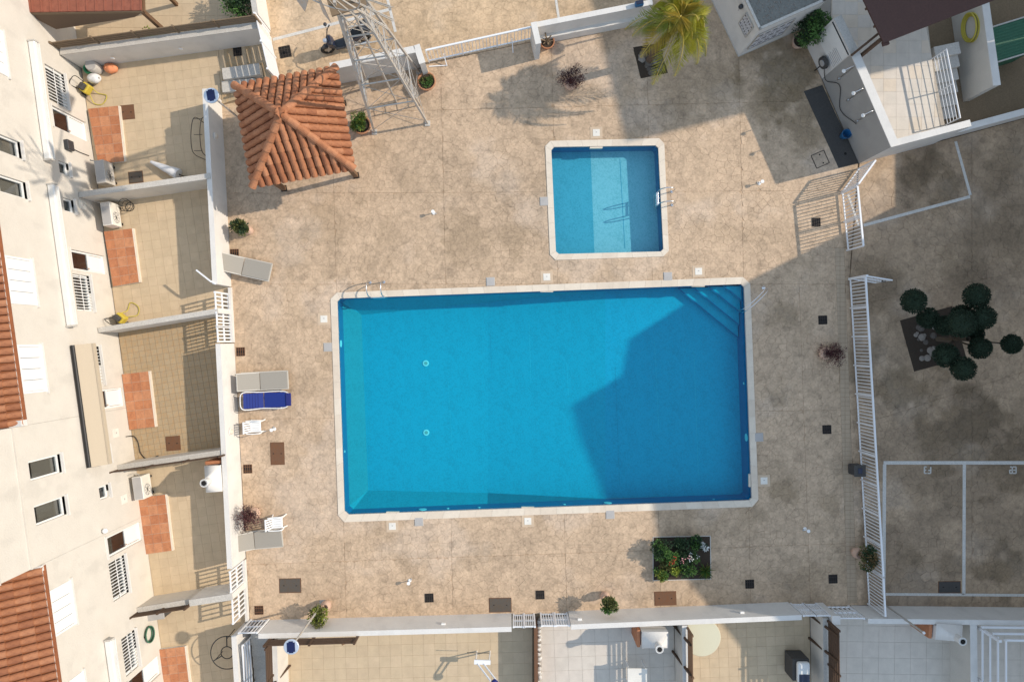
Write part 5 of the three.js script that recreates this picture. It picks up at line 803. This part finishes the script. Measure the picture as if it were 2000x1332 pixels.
{ const c = at(1602, 1184), o = thing('gate_pillar', 'white square gate pillar in the bottom wall', 'pillar', c); mesh('pillar', box(.24, 1.3, .26, c.x, -.03, c.z, 0, .01), M.white, o); mesh('cap', box(.3, .05, .32, c.x, 1.27, c.z, 0, .01), M.white, o); }
{ const o = wallThing('thin dividing wall with brown side between bottom patios', [1045, 1206], [1046, 1352], .9, .1, [M.rusty, M.rusty], .02); for (let i = 0; i < 46; i++) { const q = at(1053 + rr(-2, 2), 1210 + i * 3), g = new THREE.IcosahedronGeometry(rr(.05, .09), 1); g.scale(1, .7, .8); g.translate(q.x, .03, q.z); mesh('pebble', flat(g), [M.rock, M.white, M.greyCap][i % 3], o); } }
const d2 = wallThing('cream wall with brown slat screen beside the round table', [1322, 1196], [1324, 1352], 1.2, .16, [M.cream, M.white], .02); slats(d2, [1327, 1200], [1329, 1352], 1.25, 1.9, 5, .03, M.wood);
const d3 = wallThing('cream wall with dark slat screen right of the round table patio', [1588, 1186], [1590, 1352], 1.05, .16, [M.cream, M.greyCap], .02); slats(d3, [1592, 1190], [1594, 1352], 1.1, 1.95, 6, .03, M.woodDark);
for (const [x, y] of [[1314, 1218], [1314, 1272]]) { const a = at(x, y), b = at(x + 11, y + 1).setY(1.8); mesh('strut', bar(a, b, .07, .07), M.woodDark, d2); } for (const [x, y] of [[1581, 1200], [1581, 1246]]) mesh('strut', bar(at(x, y), at(x + 11, y + 1).setY(1.9), .07, .07), M.woodDark, d3);
wallThing('cream wall beside the last barbecue', [1862, 1194], [1864, 1352], 1.15, .22, [M.cream, M.white], .02);
{ const o = thing('white_pergola', 'white slatted pergola at the bottom right corner', 'pergola', at(1930, 1230)); for (let i = 0; i < 3; i++) mesh('beam', bar(at(1872 + i * 8, 1197 + i * 4).setY(1.3 + i * .35), at(2050, 1199 + i * 4).setY(1.3 + i * .35), .07, .06), M.fenceWhite, o); for (let i = 0; i < 4; i++) mesh('slat', bar(at(1874 + i * 4, 1202).setY(1.3 + i * .28), at(1874 + i * 4, 1352).setY(1.3 + i * .28), .05, .05), M.fenceWhite, o); for (const [x, y] of [[1876, 1204], [1876, 1300]]) mesh('post', bar(at(x, y), at(x, y).setY(2.15), .09, .09), M.fenceWhite, o); }
// slat screens of the bottom left patio
{ const o = wallThing('cream side wall under the brown screen at bottom left', [556, 1226], [560, 1352], 1.15, .15, [M.cream, M.white], .02); slats(o, [552, 1226], [556, 1352], 1.2, 1.85, 4, .03, M.woodDark); mesh('strut', bar(at(566, 1300), at(556, 1302).setY(1.7), .06, .06), M.woodDark, o); }
{ const A = [548, 1222], B = [712, 1217], o = thing('slat_screen', 'brown timber slat screen on the bottom wall by the solar lamp', 'screen', at(630, 1220).setY(1.2)); slats(o, A, B, 1.24, 1.75, 4, .035, M.woodDark); mesh('end_rail', bar(at(712, 1217).setY(1.25), at(690, 1219).setY(1.75), .05, .05), M.wood, o); }
{ const o = thing('garden_steps', 'grey shaded steps at the bottom left corner', 'steps', at(520, 1290)); for (let i = 0; i < 5; i++) mesh('step', wallBox(at(498, 1238 + i * 24), at(548, 1236 + i * 24), -.03, .45 - i * .1, .46), M.greyCap, o); const rl = thing('stair_screen', 'white sloping slats beside the bottom left steps', 'screen', at(496, 1290)); for (let i = 0; i < 4; i++) mesh('slat', bar(at(497 + i * 2, 1232).setY(1.2 - i * .12), at(500 + i * 2, 1352).setY(1.0 - i * .12), .035, .08), M.fenceWhite, rl); for (const y of [1234, 1330]) mesh('post', bar(at(499, y), at(499, y).setY(1.15), .05, .05), M.fenceWhite, rl); }
// masonry barbecues: one model (back towards -z), three places
const bbq = local('barbecue', 'white masonry barbecue with funnel hood on the pale tiled patio', 'barbecue', (o) => {
  mesh('base', box(.95, .85, .6, 0, 0, 0, 0, .02), M.white, o); mesh('side_panel', box(.12, 1.15, .62, -.56, 0, 0, 0, .02), M.quarry, o);
  mesh('firebox', [box(.08, .45, .55, -.43, .85, 0), box(.08, .45, .55, .43, .85, 0), box(.94, .45, .08, 0, .85, -.25)], M.white, o); mesh('hearth', box(.78, .02, .44, 0, .85, .02), M.pit, o);
  const g = new THREE.CylinderGeometry(.2, .66, .45, 4, 1); g.rotateY(Math.PI / 4); g.scale(1, 1, .62); g.translate(0, 1.525, -.02); mesh('hood', flat(g), M.white, o);
  const ch = mesh('chimney', cyl(V(0, 1.7, -.02), V(0, 2.05, -.02), .13, .12, 18), M.white, o); mesh('flue', cyl(V(0, 2.05, -.02), V(0, 2.056, -.02), .085, .085, 14), M.pit, ch); mesh('cap_ring', cyl(V(0, 2.0, -.02), V(0, 2.05, -.02), .14, .14, 18), M.paintWhite, ch);
}, at(1266, 1222), 0, 'white masonry barbecues');
place(bbq, at(1812, 1208), -.08, 'white masonry barbecue on the shaded patio by the grey pole'); place(bbq, at(444, 922), -1.5, 'white masonry barbecue against the deck wall on the fourth patio');
{ const c = at(1355, 1220), o = thing('round_table', 'round cream table on the shaded beige patio', 'table', c); mesh('table_top', cyl(V(c.x, 1.1, c.z), V(c.x, 1.14, c.z), .66, .66, 40), M.creamCloth, o); mesh('rim', tube(Array.from({ length: 28 }, (_, i) => V(c.x + Math.cos(i / 28 * 6.283) * .66, 1.12, c.z + Math.sin(i / 28 * 6.283) * .66)), .022, 60, 6, true), M.creamCloth, o); mesh('column', cyl(V(c.x, .03, c.z), V(c.x, 1.1, c.z), .05, .05, 12), M.galv, o); mesh('foot', cyl(V(c.x, 0, c.z), V(c.x, .05, c.z), .32, .28, 20), M.greyCap, o); }
{ const c = at(1548, 1284), o = thing('gas_grill', 'dark gas grill with white and navy lid at the bottom edge', 'grill', c); mesh('cabinet', box(.62, .75, .8, c.x, .05, c.z + .1, 0, .03), M.slate, o); mesh('lid', box(.46, .22, .75, c.x + .03, .8, c.z + .12, 0, .08), M.paintWhite, o); mesh('window', box(.38, .02, .3, c.x + .03, 1.015, c.z + .3, 0, .01), M.navy, o); for (const [x, z] of [[-.25, -.2], [.25, -.2], [-.25, .4], [.25, .4]]) mesh('wheel', cyl(V(c.x + x - .02, .05, c.z + z), V(c.x + x + .02, .05, c.z + z), .05, .05, 10), M.rubber, o); }
{ const c = at(1238, 1302), o = thing('side_table', 'white square side table on the pale tiled patio', 'table', c); mesh('table_top', box(.72, .05, .8, c.x, .74, c.z + .1, 0, .01), M.lid, o); for (const [x, z] of [[-.3, -.24], [.3, -.24], [-.3, .44], [.3, .44]]) mesh('leg', cyl(V(c.x + x, 0, c.z + z), V(c.x + x, .74, c.z + z), .025, .025, 8), M.plasticWhite, o); }
{ const o = thing('parasol_frame', 'white metal frame with blue knob at the bottom edge', 'metal frame', at(938, 1270)); mesh('crossbar', [bar(at(926, 1293, .9), at(958, 1294, .9), .16, .06)], M.fenceWhite, o); for (const k of [0, 12]) mesh('arm', cyl(at(932 + k, 1296, .9), at(958 + k, 1330, 1.5), .03, .03, 8), M.fenceWhite, o); for (const k of [0, 26]) mesh('leg', cyl(at(929 + k, 1293, .9), at(931 + k, 1272, .0), .025, .025, 8), M.fenceWhite, o); const p = at(966, 1334, 1.5); mesh('knob', ball(p.x, p.y, p.z, .13, .8), M.bluePad, o); mesh('cross_rod', cyl(at(912, 1275, .85), at(956, 1276, .85), .012, .012, 6), M.darkMetal, o); }
// ---------------------------------------------------------------- furniture and small things
const lounger = local('sun_lounger', 'grey sling lounger tilted toward the white gates', 'sun lounger', (o) => {
  const w = .62; mesh('seat_sling', box(1.12, .025, w, .40, .31, 0, 0, .008), M.sling, o);
  const bk = new THREE.BoxGeometry(.88, .025, w); bk.translate(-.44, 0, 0); bk.rotateZ(-.42); bk.translate(-.18, .33, 0); mesh('back_sling', flat(bk), M.sling, o);
  for (const s of [-1, 1]) { mesh('side_rail', [bar(V(-.95, .28, s * .33), V(.98, .28, s * .33), .035, .05), bar(V(-.18, .32, s * .315), V(-.98, .69, s * .315), .03, .04)], M.slingFrame, o); mesh('leg', [bar(V(.8, 0, s * .31), V(.8, .28, s * .31), .04, .04)], M.slingFrame, o); mesh('leg', [bar(V(-.7, 0, s * .31), V(-.7, .28, s * .31), .04, .04)], M.slingFrame, o); }
  mesh('cross_bar', bar(V(.97, .28, -.33), V(.97, .28, .33), .04, .05), M.slingFrame, o); mesh('cross_bar', bar(V(-.96, .68, -.33), V(-.96, .68, .33), .035, .04), M.slingFrame, o); mesh('back_strut', bar(V(-.55, .28, 0), V(-.66, .52, 0), .03, .03), M.slingFrame, o);
}, at(488, 524), -.216, 'grey sling loungers'); lounger.scale.set(.9, 1, 1);
place(lounger, at(521, 743), .05, 'grey sling lounger directly above the blue one'); place(lounger, at(510, 1050), .09, 'grey sling lounger below the red shrub and white chair');
local('blue_lounger', 'blue fabric lounger with white tube frame and footrest pad', 'sun lounger', (o) => {
  const pts = [V(-.92, .62, -.28), V(-.98, .64, 0), V(-.92, .62, .28), V(-.15, .33, .30), V(.75, .32, .30), V(.92, .32, .2), V(.94, .32, -.2), V(.75, .32, -.30), V(-.15, .33, -.30)];
  mesh('tube_frame', tube(pts, .018, 80, 7, true), M.plasticWhite, o);
  mesh('seat_fabric', box(.92, .02, .56, .36, .31, 0, 0, .008), M.blueCloth, o); const b = new THREE.BoxGeometry(.78, .02, .56); b.translate(-.40, 0, 0); b.rotateZ(-.37); b.translate(-.12, .33, 0); mesh('back_fabric', flat(b), M.blueCloth, o); mesh('foot_pad', box(.22, .06, .48, .93, .31, 0, 0, .025), M.bluePad, o);
  for (let i = 0; i < 5; i++) mesh('seam', bar(V(-.72 + i * .1, .575 - i * .038, -.27), V(-.72 + i * .1, .575 - i * .038, .27), .012, .012), M.bluePad, o);
  for (const [x, s] of [[.6, -1], [.6, 1], [-.5, -1], [-.5, 1]]) mesh('leg', cyl(V(x, 0, s * .29), V(x, .31, s * .29), .016, .016, 7), M.plasticWhite, o);
}, at(526, 780), .03).scale.set(.88, 1, 1);
const chair = local('plastic_chair', 'white plastic armchair below the blue lounger', 'chair', (o) => {
  mesh('seat', box(.44, .03, .46, .02, .42, 0, 0, .012), M.plasticWhite, o);
  for (let i = 0; i < 5; i++) { const z = -.19 + i * .095; mesh('back_slat', bar(V(-.2, .43, z), V(-.34, .82, z * 1.05), .06, .018), M.plasticWhite, o); } mesh('back_rail', bar(V(-.345, .83, -.25), V(-.345, .83, .25), .04, .06), M.plasticWhite, o);
  for (const s of [-1, 1]) { mesh('armrest', tube([V(-.3, .68, s * .26), V(-.05, .66, s * .28), V(.24, .64, s * .27), V(.27, .42, s * .25)], .024, 14, 6), M.plasticWhite, o); mesh('leg', bar(V(.23, .43, s * .21), V(.27, 0, s * .25), .045, .045), M.plasticWhite, o); mesh('leg', bar(V(-.2, .43, s * .2), V(-.3, 0, s * .24), .045, .045), M.plasticWhite, o); }
  for (let i = 0; i < 4; i++) mesh('seat_slot', box(.3, .004, .014, .02, .450, -.15 + i * .1), M.greyLid, o);
}, at(505, 831), .04, 'white plastic chairs by the left wall'); chair.scale.setScalar(.88);
place(chair, at(547, 1016), .06, 'white plastic armchair beside the red shrub');
const stake = local('garden_light', 'short white garden light on the deck between gazebo and small pool', 'garden light', (o) => { mesh('base', cyl(V(0, 0, 0), V(0, .03, 0), .07, .06, 14), M.plasticWhite, o); mesh('stem', cyl(V(0, .03, 0), V(0, .26, 0), .018, .018, 8), M.plasticWhite, o); mesh('head', cyl(V(0, .26, 0), V(0, .33, 0), .05, .065, 14), M.plasticWhite, o); mesh('cable_clip', box(.07, .03, .05, .07, 0, .02), M.greyLid, o); }, at(847, 416), 0, 'short white garden lights');
place(stake, at(800, 1134), 1, 'short white garden light near the bottom wall at mid left'); place(stake, at(535, 838), 2, 'short white garden light beside the upper plastic chair'); place(stake, at(1484, 358), 3, 'short white garden light right of the small pool'); place(stake, at(1573, 1033), 4, 'short white garden light on the shaded deck at lower right');
// pool ladders and hand rail
function ladder(label, px, py, ry, span = .5) { return local('pool_ladder', label, 'pool ladder', (o) => {   // +x points away from the water
  for (const s of [-1, 1]) { mesh('rail', tube([V(.42, .0, s * span / 2), V(.44, .45, s * span / 2), V(.3, .72, s * span / 2), V(.06, .74, s * span / 2), V(-.1, .5, s * span / 2), V(-.12, 0, s * span / 2), V(-.12, -.55, s * span / 2)], .021, 40, 8), M.steel, o); mesh('flange', cyl(V(.42, .0, s * span / 2), V(.42, .02, s * span / 2), .05, .05, 14), M.steel, o); }
  for (const y of [-.02, -.28, -.52]) mesh('tread', box(.09, .03, span, -.12, y, 0, 0, .01), M.steel, o);
}, at(px, py), ry); }
ladder('chrome ladder at the small pool right side', 1291, 388, .03); ladder('chrome ladder at the large pool upper left', 737, 573, Math.PI / 2 + .03, .52);
{ const a = at(1448, 606), b = at(1492, 562), n = V(.04, 0, .04), o = thing('hand_rail', 'slanting chrome hand rail at the large pool steps', 'hand rail', b); for (const s of [-1, 1]) mesh('rail', tube([up(b, .02).addScaledVector(n, s), up(lerp(b, a, .1), .6).addScaledVector(n, s), up(lerp(b, a, .55), .74).addScaledVector(n, s), up(a, .45).addScaledVector(n, s), up(lerp(a, b, .03), -.55).addScaledVector(n, s)], .019, 34, 8), M.steel, o); mesh('flange', cyl(up(b, 0), up(b, .02), .07, .07, 14), M.steel, o); }
// air conditioners
function aircon(label, px, py, ry, mat = M.lid) { return local('air_conditioner', label, 'air conditioner', (o) => { mesh('case', box(.36, .62, .86, 0, .1, 0, 0, .025), mat, o); const f = mesh('fan_ring', (() => { const g = new THREE.TorusGeometry(.2, .014, 6, 28); g.rotateY(Math.PI / 2); g.translate(.185, .42, .12); return flat(g); })(), M.greyLid, o); for (let i = 0; i < 4; i++) mesh('fan_guard', bar(V(.19, .42 - Math.cos(i * .785) * .2, .12 - Math.sin(i * .785) * .2), V(.19, .42 + Math.cos(i * .785) * .2, .12 + Math.sin(i * .785) * .2), .008, .008), M.darkMetal, f); mesh('top_seam', box(.30, .006, .80, 0, .718, 0), M.greyLid, o); for (const z of [-.3, .3]) mesh('foot', box(.36, .1, .08, 0, 0, z), M.darkMetal, o); mesh('pipe', tube([V(-.1, .3, -.43), V(-.25, .32, -.5), V(-.36, .6, -.5)], .025, 14, 6), M.greyCap, o); }, at(px, py), ry); }
aircon('grey air conditioner beside the top left porch', 216, 344, .14, M.greyCap); aircon('beige air conditioner on the second patio', 228, 424, .14); aircon('pale air conditioner on the fourth patio', 288, 946, .14);
// top left patio clutter
{ const c = at(177, 137), o = thing('hose_reel', 'green garden hose heap against the house', 'hose', c); for (let k = 0; k < 5; k++) { const g = new THREE.TorusGeometry(.14 + (k % 3) * .02, .022, 6, 22); g.rotateX(Math.PI / 2 + rr(-.3, .3)); g.translate(c.x, .05 + k * .04, c.z); mesh('hose_loop', flat(g), M.green, o); } }
{ const c = at(190, 136), o = thing('storage_drum', 'grey ribbed plastic drum on the top left patio', 'drum', c); const g = lathe([[0, 0], [.2, 0], [.22, .05], [.21, .2], [.22, .25], [.21, .42], [.18, .46], [0, .46]], 20); g.translate(c.x, 0, c.z); mesh('body', g, M.greyCap, o); mesh('lid', cyl(V(c.x, .46, c.z), V(c.x, .49, c.z), .19, .19, 20), M.greyLid, o); }
{ const c = at(188, 156), o = thing('white_sack', 'white filled sack beside the grey drum', 'sack', c); const g = new THREE.SphereGeometry(.24, 16, 12), p = g.attributes.position; for (let k = 0; k < p.count; k++) { const n = .9 + .25 * vn(p.getX(k) * 9 + 4, p.getZ(k) * 9 + p.getY(k) * 7); p.setXYZ(k, p.getX(k) * n, Math.max(-.16, p.getY(k) * n * .7), p.getZ(k) * n * .75); } g.computeVertexNormals(); g.translate(c.x, .16, c.z); mesh('sack', flat(g), M.cloth, o); mesh('tie', ball(c.x + .2, .22, c.z, .04), M.greyLid, o); }
{ const c = at(220, 136), o = thing('orange_sack', 'orange plastic sack by the white top left wall', 'sack', c); const g = new THREE.SphereGeometry(.25, 16, 12), p = g.attributes.position; for (let k = 0; k < p.count; k++) { const n = .85 + .35 * vn(p.getX(k) * 8 + 14, p.getZ(k) * 8 + p.getY(k) * 6); p.setXYZ(k, p.getX(k) * n * 1.1, Math.max(-.14, p.getY(k) * n * .6), p.getZ(k) * n * .7); } g.computeVertexNormals(); g.translate(c.x, .14, c.z); mesh('sack', flat(g), M.orangeBag, o); mesh('fold', bar(V(c.x - .15, .27, c.z + .02), V(c.x + .15, .26, c.z - .03), .05, .03), M.orangeBag, o); }
function reelCart(label, px, py, ry) { return local('pressure_washer', label, 'pressure washer', (o) => { mesh('body', box(.3, .32, .36, 0, .12, 0, 0, .05), M.yellow, o); mesh('motor', box(.2, .18, .26, 0, .44, 0, 0, .05), M.slate, o); for (const s of [-1, 1]) mesh('wheel', cyl(V(-.1, .1, s * .2), V(-.1, .1, s * .25), .1, .1, 16), M.rubber, o); mesh('handle', tube([V(-.12, .4, .16), V(-.2, .85, .16), V(-.2, .88, -.16), V(-.12, .4, -.16)], .014, 20, 6), M.darkMetal, o); mesh('hose', tube([V(.15, .2, .1), V(.4, .04, .3), V(.65, .03, .15), V(.6, .03, -.2), V(.3, .05, -.1), V(.1, .3, -.15)], .016, 40, 6), M.yellowHose, o); mesh('lance', cyl(V(-.15, .5, .2), V(-.45, .75, .25), .015, .012, 6), M.darkMetal, o); }, at(px, py), ry); }
reelCart('yellow and grey pressure washer with hose on the top left patio', 176, 178, -.6); reelCart('yellow hose cart by the wall of the second patio', 243, 622, .9);
{ const c = at(253, 404), o = thing('wire_basket', 'round wire basket behind the beige air conditioner', 'basket', c); for (const [y, r] of [[.02, .16], [.2, .2], [.4, .23]]) { const g = new THREE.TorusGeometry(r, .01, 5, 28); g.rotateX(Math.PI / 2); g.translate(c.x, y, c.z); mesh('ring', flat(g), M.darkMetal, o); } for (let i = 0; i < 10; i++) { const a = i * .628; mesh('wire', cyl(V(c.x + Math.cos(a) * .16, .02, c.z + Math.sin(a) * .16), V(c.x + Math.cos(a) * .23, .4, c.z + Math.sin(a) * .23), .006, .006, 5), M.darkMetal, o); } }
{ const o = thing('drying_rack', 'thin black metal rack beside the deck wall on the top left patio', 'rack', at(392, 270)); const p = (x, y, h) => at(x, y).setY(h); mesh('frame', [tube([p(398, 240, 0), p(392, 240, .6), p(390, 305, .6), p(400, 312, 0)], .012, 30, 6), tube([p(415, 240, 0), p(408, 240, .6), p(408, 305, .6), p(417, 312, 0)], .012, 30, 6)], M.darkMetal, o); for (const y of [242, 272, 303]) mesh('cross_bar', cyl(p(392, y, .6), p(408, y, .6), .01, .01, 5), M.darkMetal, o); }
{ const o = thing('folded_parasol', 'white cloth bundle of a folded parasol lying on the top left patio', 'parasol', at(325, 332)); const a = at(298, 318), b = at(352, 342), d = b.clone().sub(a), g = new THREE.CylinderGeometry(.05, .2, d.length(), 14, 8), ps = g.attributes.position; for (let k = 0; k < ps.count; k++) { const n = .8 + .45 * vn(Math.atan2(ps.getZ(k), ps.getX(k)) * 2 + 8, ps.getY(k) * 3); ps.setX(k, ps.getX(k) * n); ps.setZ(k, ps.getZ(k) * n); } g.computeVertexNormals(); g.applyQuaternion(new THREE.Quaternion().setFromUnitVectors(V(0, 1, 0), d.clone().negate().normalize())); g.translate((a.x + b.x) / 2, .17, (a.z + b.z) / 2); mesh('cloth', flat(g), M.cloth, o); mesh('pole', cyl(up(lerp(a, b, .9), .15), up(b.clone().addScaledVector(d, .25), .08), .02, .02, 8), M.darkMetal, o); }
{ const o = thing('garden_hose', 'dark hose curling over the third patio', 'hose', at(275, 875)); mesh('hose', tube([at(256, 850).setY(.4), at(262, 852).setY(.06), at(268, 862).setY(.02), at(274, 885).setY(.02), at(287, 897).setY(.02), at(306, 892).setY(.02)], .016, 40, 6), M.darkMetal, o); mesh('nozzle', cyl(at(304, 892).setY(.02), at(309, 890).setY(.03), .025, .015, 8), M.blackPlastic, o); }
{ const c = at(458, 1258), o = thing('iron_ring_stand', 'round black iron stand on the bottom left patio', 'stand', c), ring = (r, y) => { const g = new THREE.TorusGeometry(r, .018, 6, 40); g.rotateX(Math.PI / 2); g.translate(c.x, y, c.z); return flat(g); }; mesh('ring', ring(.60, .72), M.darkMetal, o); mesh('inner_ring', ring(.22, .72), M.darkMetal, o); for (let i = 0; i < 3; i++) { const a = i * 2.094 + .5; mesh('spoke', bar(V(c.x + Math.cos(a) * .22, .72, c.z + Math.sin(a) * .22), V(c.x + Math.cos(a) * .6, .72, c.z + Math.sin(a) * .6), .035, .02), M.darkMetal, o); mesh('leg', cyl(V(c.x + Math.cos(a) * .55, 0, c.z + Math.sin(a) * .55), V(c.x + Math.cos(a) * .5, .72, c.z + Math.sin(a) * .5), .014, .014, 6), M.darkMetal, o); } }
{ const c = at(318, 1190), o = thing('utility_box', 'dark grey utility box behind the slat screen at bottom left', 'box', c); mesh('case', box(.6, .55, .32, c.x, .0, c.z, .15, .03), M.slate, o); mesh('lid', box(.63, .04, .35, c.x, .55, c.z, .15, .01), M.greyLid, o); }
{ const c = F(21.35, .75, .02), o = thing('wall_hose', 'coiled dark green hose hung on the bottom left house', 'hose', c); for (let k = 0; k < 3; k++) { const g = new THREE.TorusGeometry(.24 + k * .02, .022, 6, 26); g.rotateY(Math.PI / 2 + .14); g.translate(c.x + .03 + k * .03, c.y, c.z); mesh('hose_loop', flat(g), k % 2 ? M.darkMetal : M.greenSheet, o); } mesh('hook', box(.06, .06, .06, c.x + .03, c.y + .2, c.z), M.darkMetal, o); }
// under the canopy of the top left house
{ const Q = [[40, -60], [276, -60], [276, 21], [47, 25]].map((p, i) => at(...p, 2.5)), o = thing('canopy', 'rust red tiled canopy on timber posts at top left', 'canopy', at(200, 40)); mesh('sheet', prism(Q, 2.5, 2.56), M.redSheet, o); for (let i = 0; i < 14; i++) mesh('batten', bar(lerp(Q[0], Q[1], i / 13).setY(2.565), lerp(Q[3], Q[2], i / 13).setY(2.565), .05, .025), M.redSheet, o); mesh('fascia', bar(up(Q[3], 2.46), up(Q[2], 2.46), .05, .12), M.woodGrey, o); const f = up(Q[2], 0).add(V(-.05, 0, -.05)); mesh('post', bar(f, up(f, 2.5), .13, .13), M.wood, o); mesh('added_dark_sheet', faces([[up(Q[3], 2.44), up(Q[2], 2.44), at(262, 33, 2.1), at(108, 57, 1.75)]]), M.wedgeBrown, o); mesh('beam', bar(up(Q[2], 2.42), at(276, -60, 2.4).setY(2.42), .1, .12), M.wood, o); mesh('post', bar(V(f.x, 0, f.z - 1.4), V(f.x, 2.4, f.z - 1.4), .12, .12), M.wood, o); }  // dark brown sheet added to fill the dark wedge below the canopy edge
{ const c = at(372, 82), o = thing('agave', 'grey green spiky plant behind the top left slat fence', 'plant', c); pot(o, c.x, c.z, .2, .3); for (let i = 0; i < 36; i++) { const a = rr(0, 6.283), e = rr(.3, 1.2), d = V(Math.cos(a) * Math.cos(e), Math.sin(e), Math.sin(a) * Math.cos(e)), s = V(-Math.sin(a), 0, Math.cos(a)).multiplyScalar(.022), p = V(c.x, .28, c.z), t = p.clone().addScaledVector(d, rr(.4, .62)), m = lerp(p, t, .4); mesh('leaf_blade', faces([[p.clone().sub(s), m.clone().sub(s), t, m.clone().add(s), p.clone().add(s)]]), i % 2 ? M.leafOlive : M.leafDry, o); } }
{ const c = at(490, 36), o = thing('hedge_bush', 'dark green bush at the top edge beside the lane wall', 'shrub', c); stems(o, c.x, c.z, 0, .8, .4, 8, .02, M.bark); bush(o, V(c.x - .2, .8, c.z - .3), .7, 40, 60, .11, .045, [M.leafDark, M.leafGreen], .8); }
{ const c = at(330, 76), o = thing('planter_box', 'wooden planter box with small green plants behind the slat fence', 'planter', c); mesh('box', box(.9, .35, .3, c.x - .5, 0, c.z + .1, .14, .02), M.woodGrey, o); bush(o, V(c.x - .5, .45, c.z + .1), .3, 12, 40, .08, .04, [M.leafGreen, M.leafYellow], .4); }
renderer.render(scene, camera);
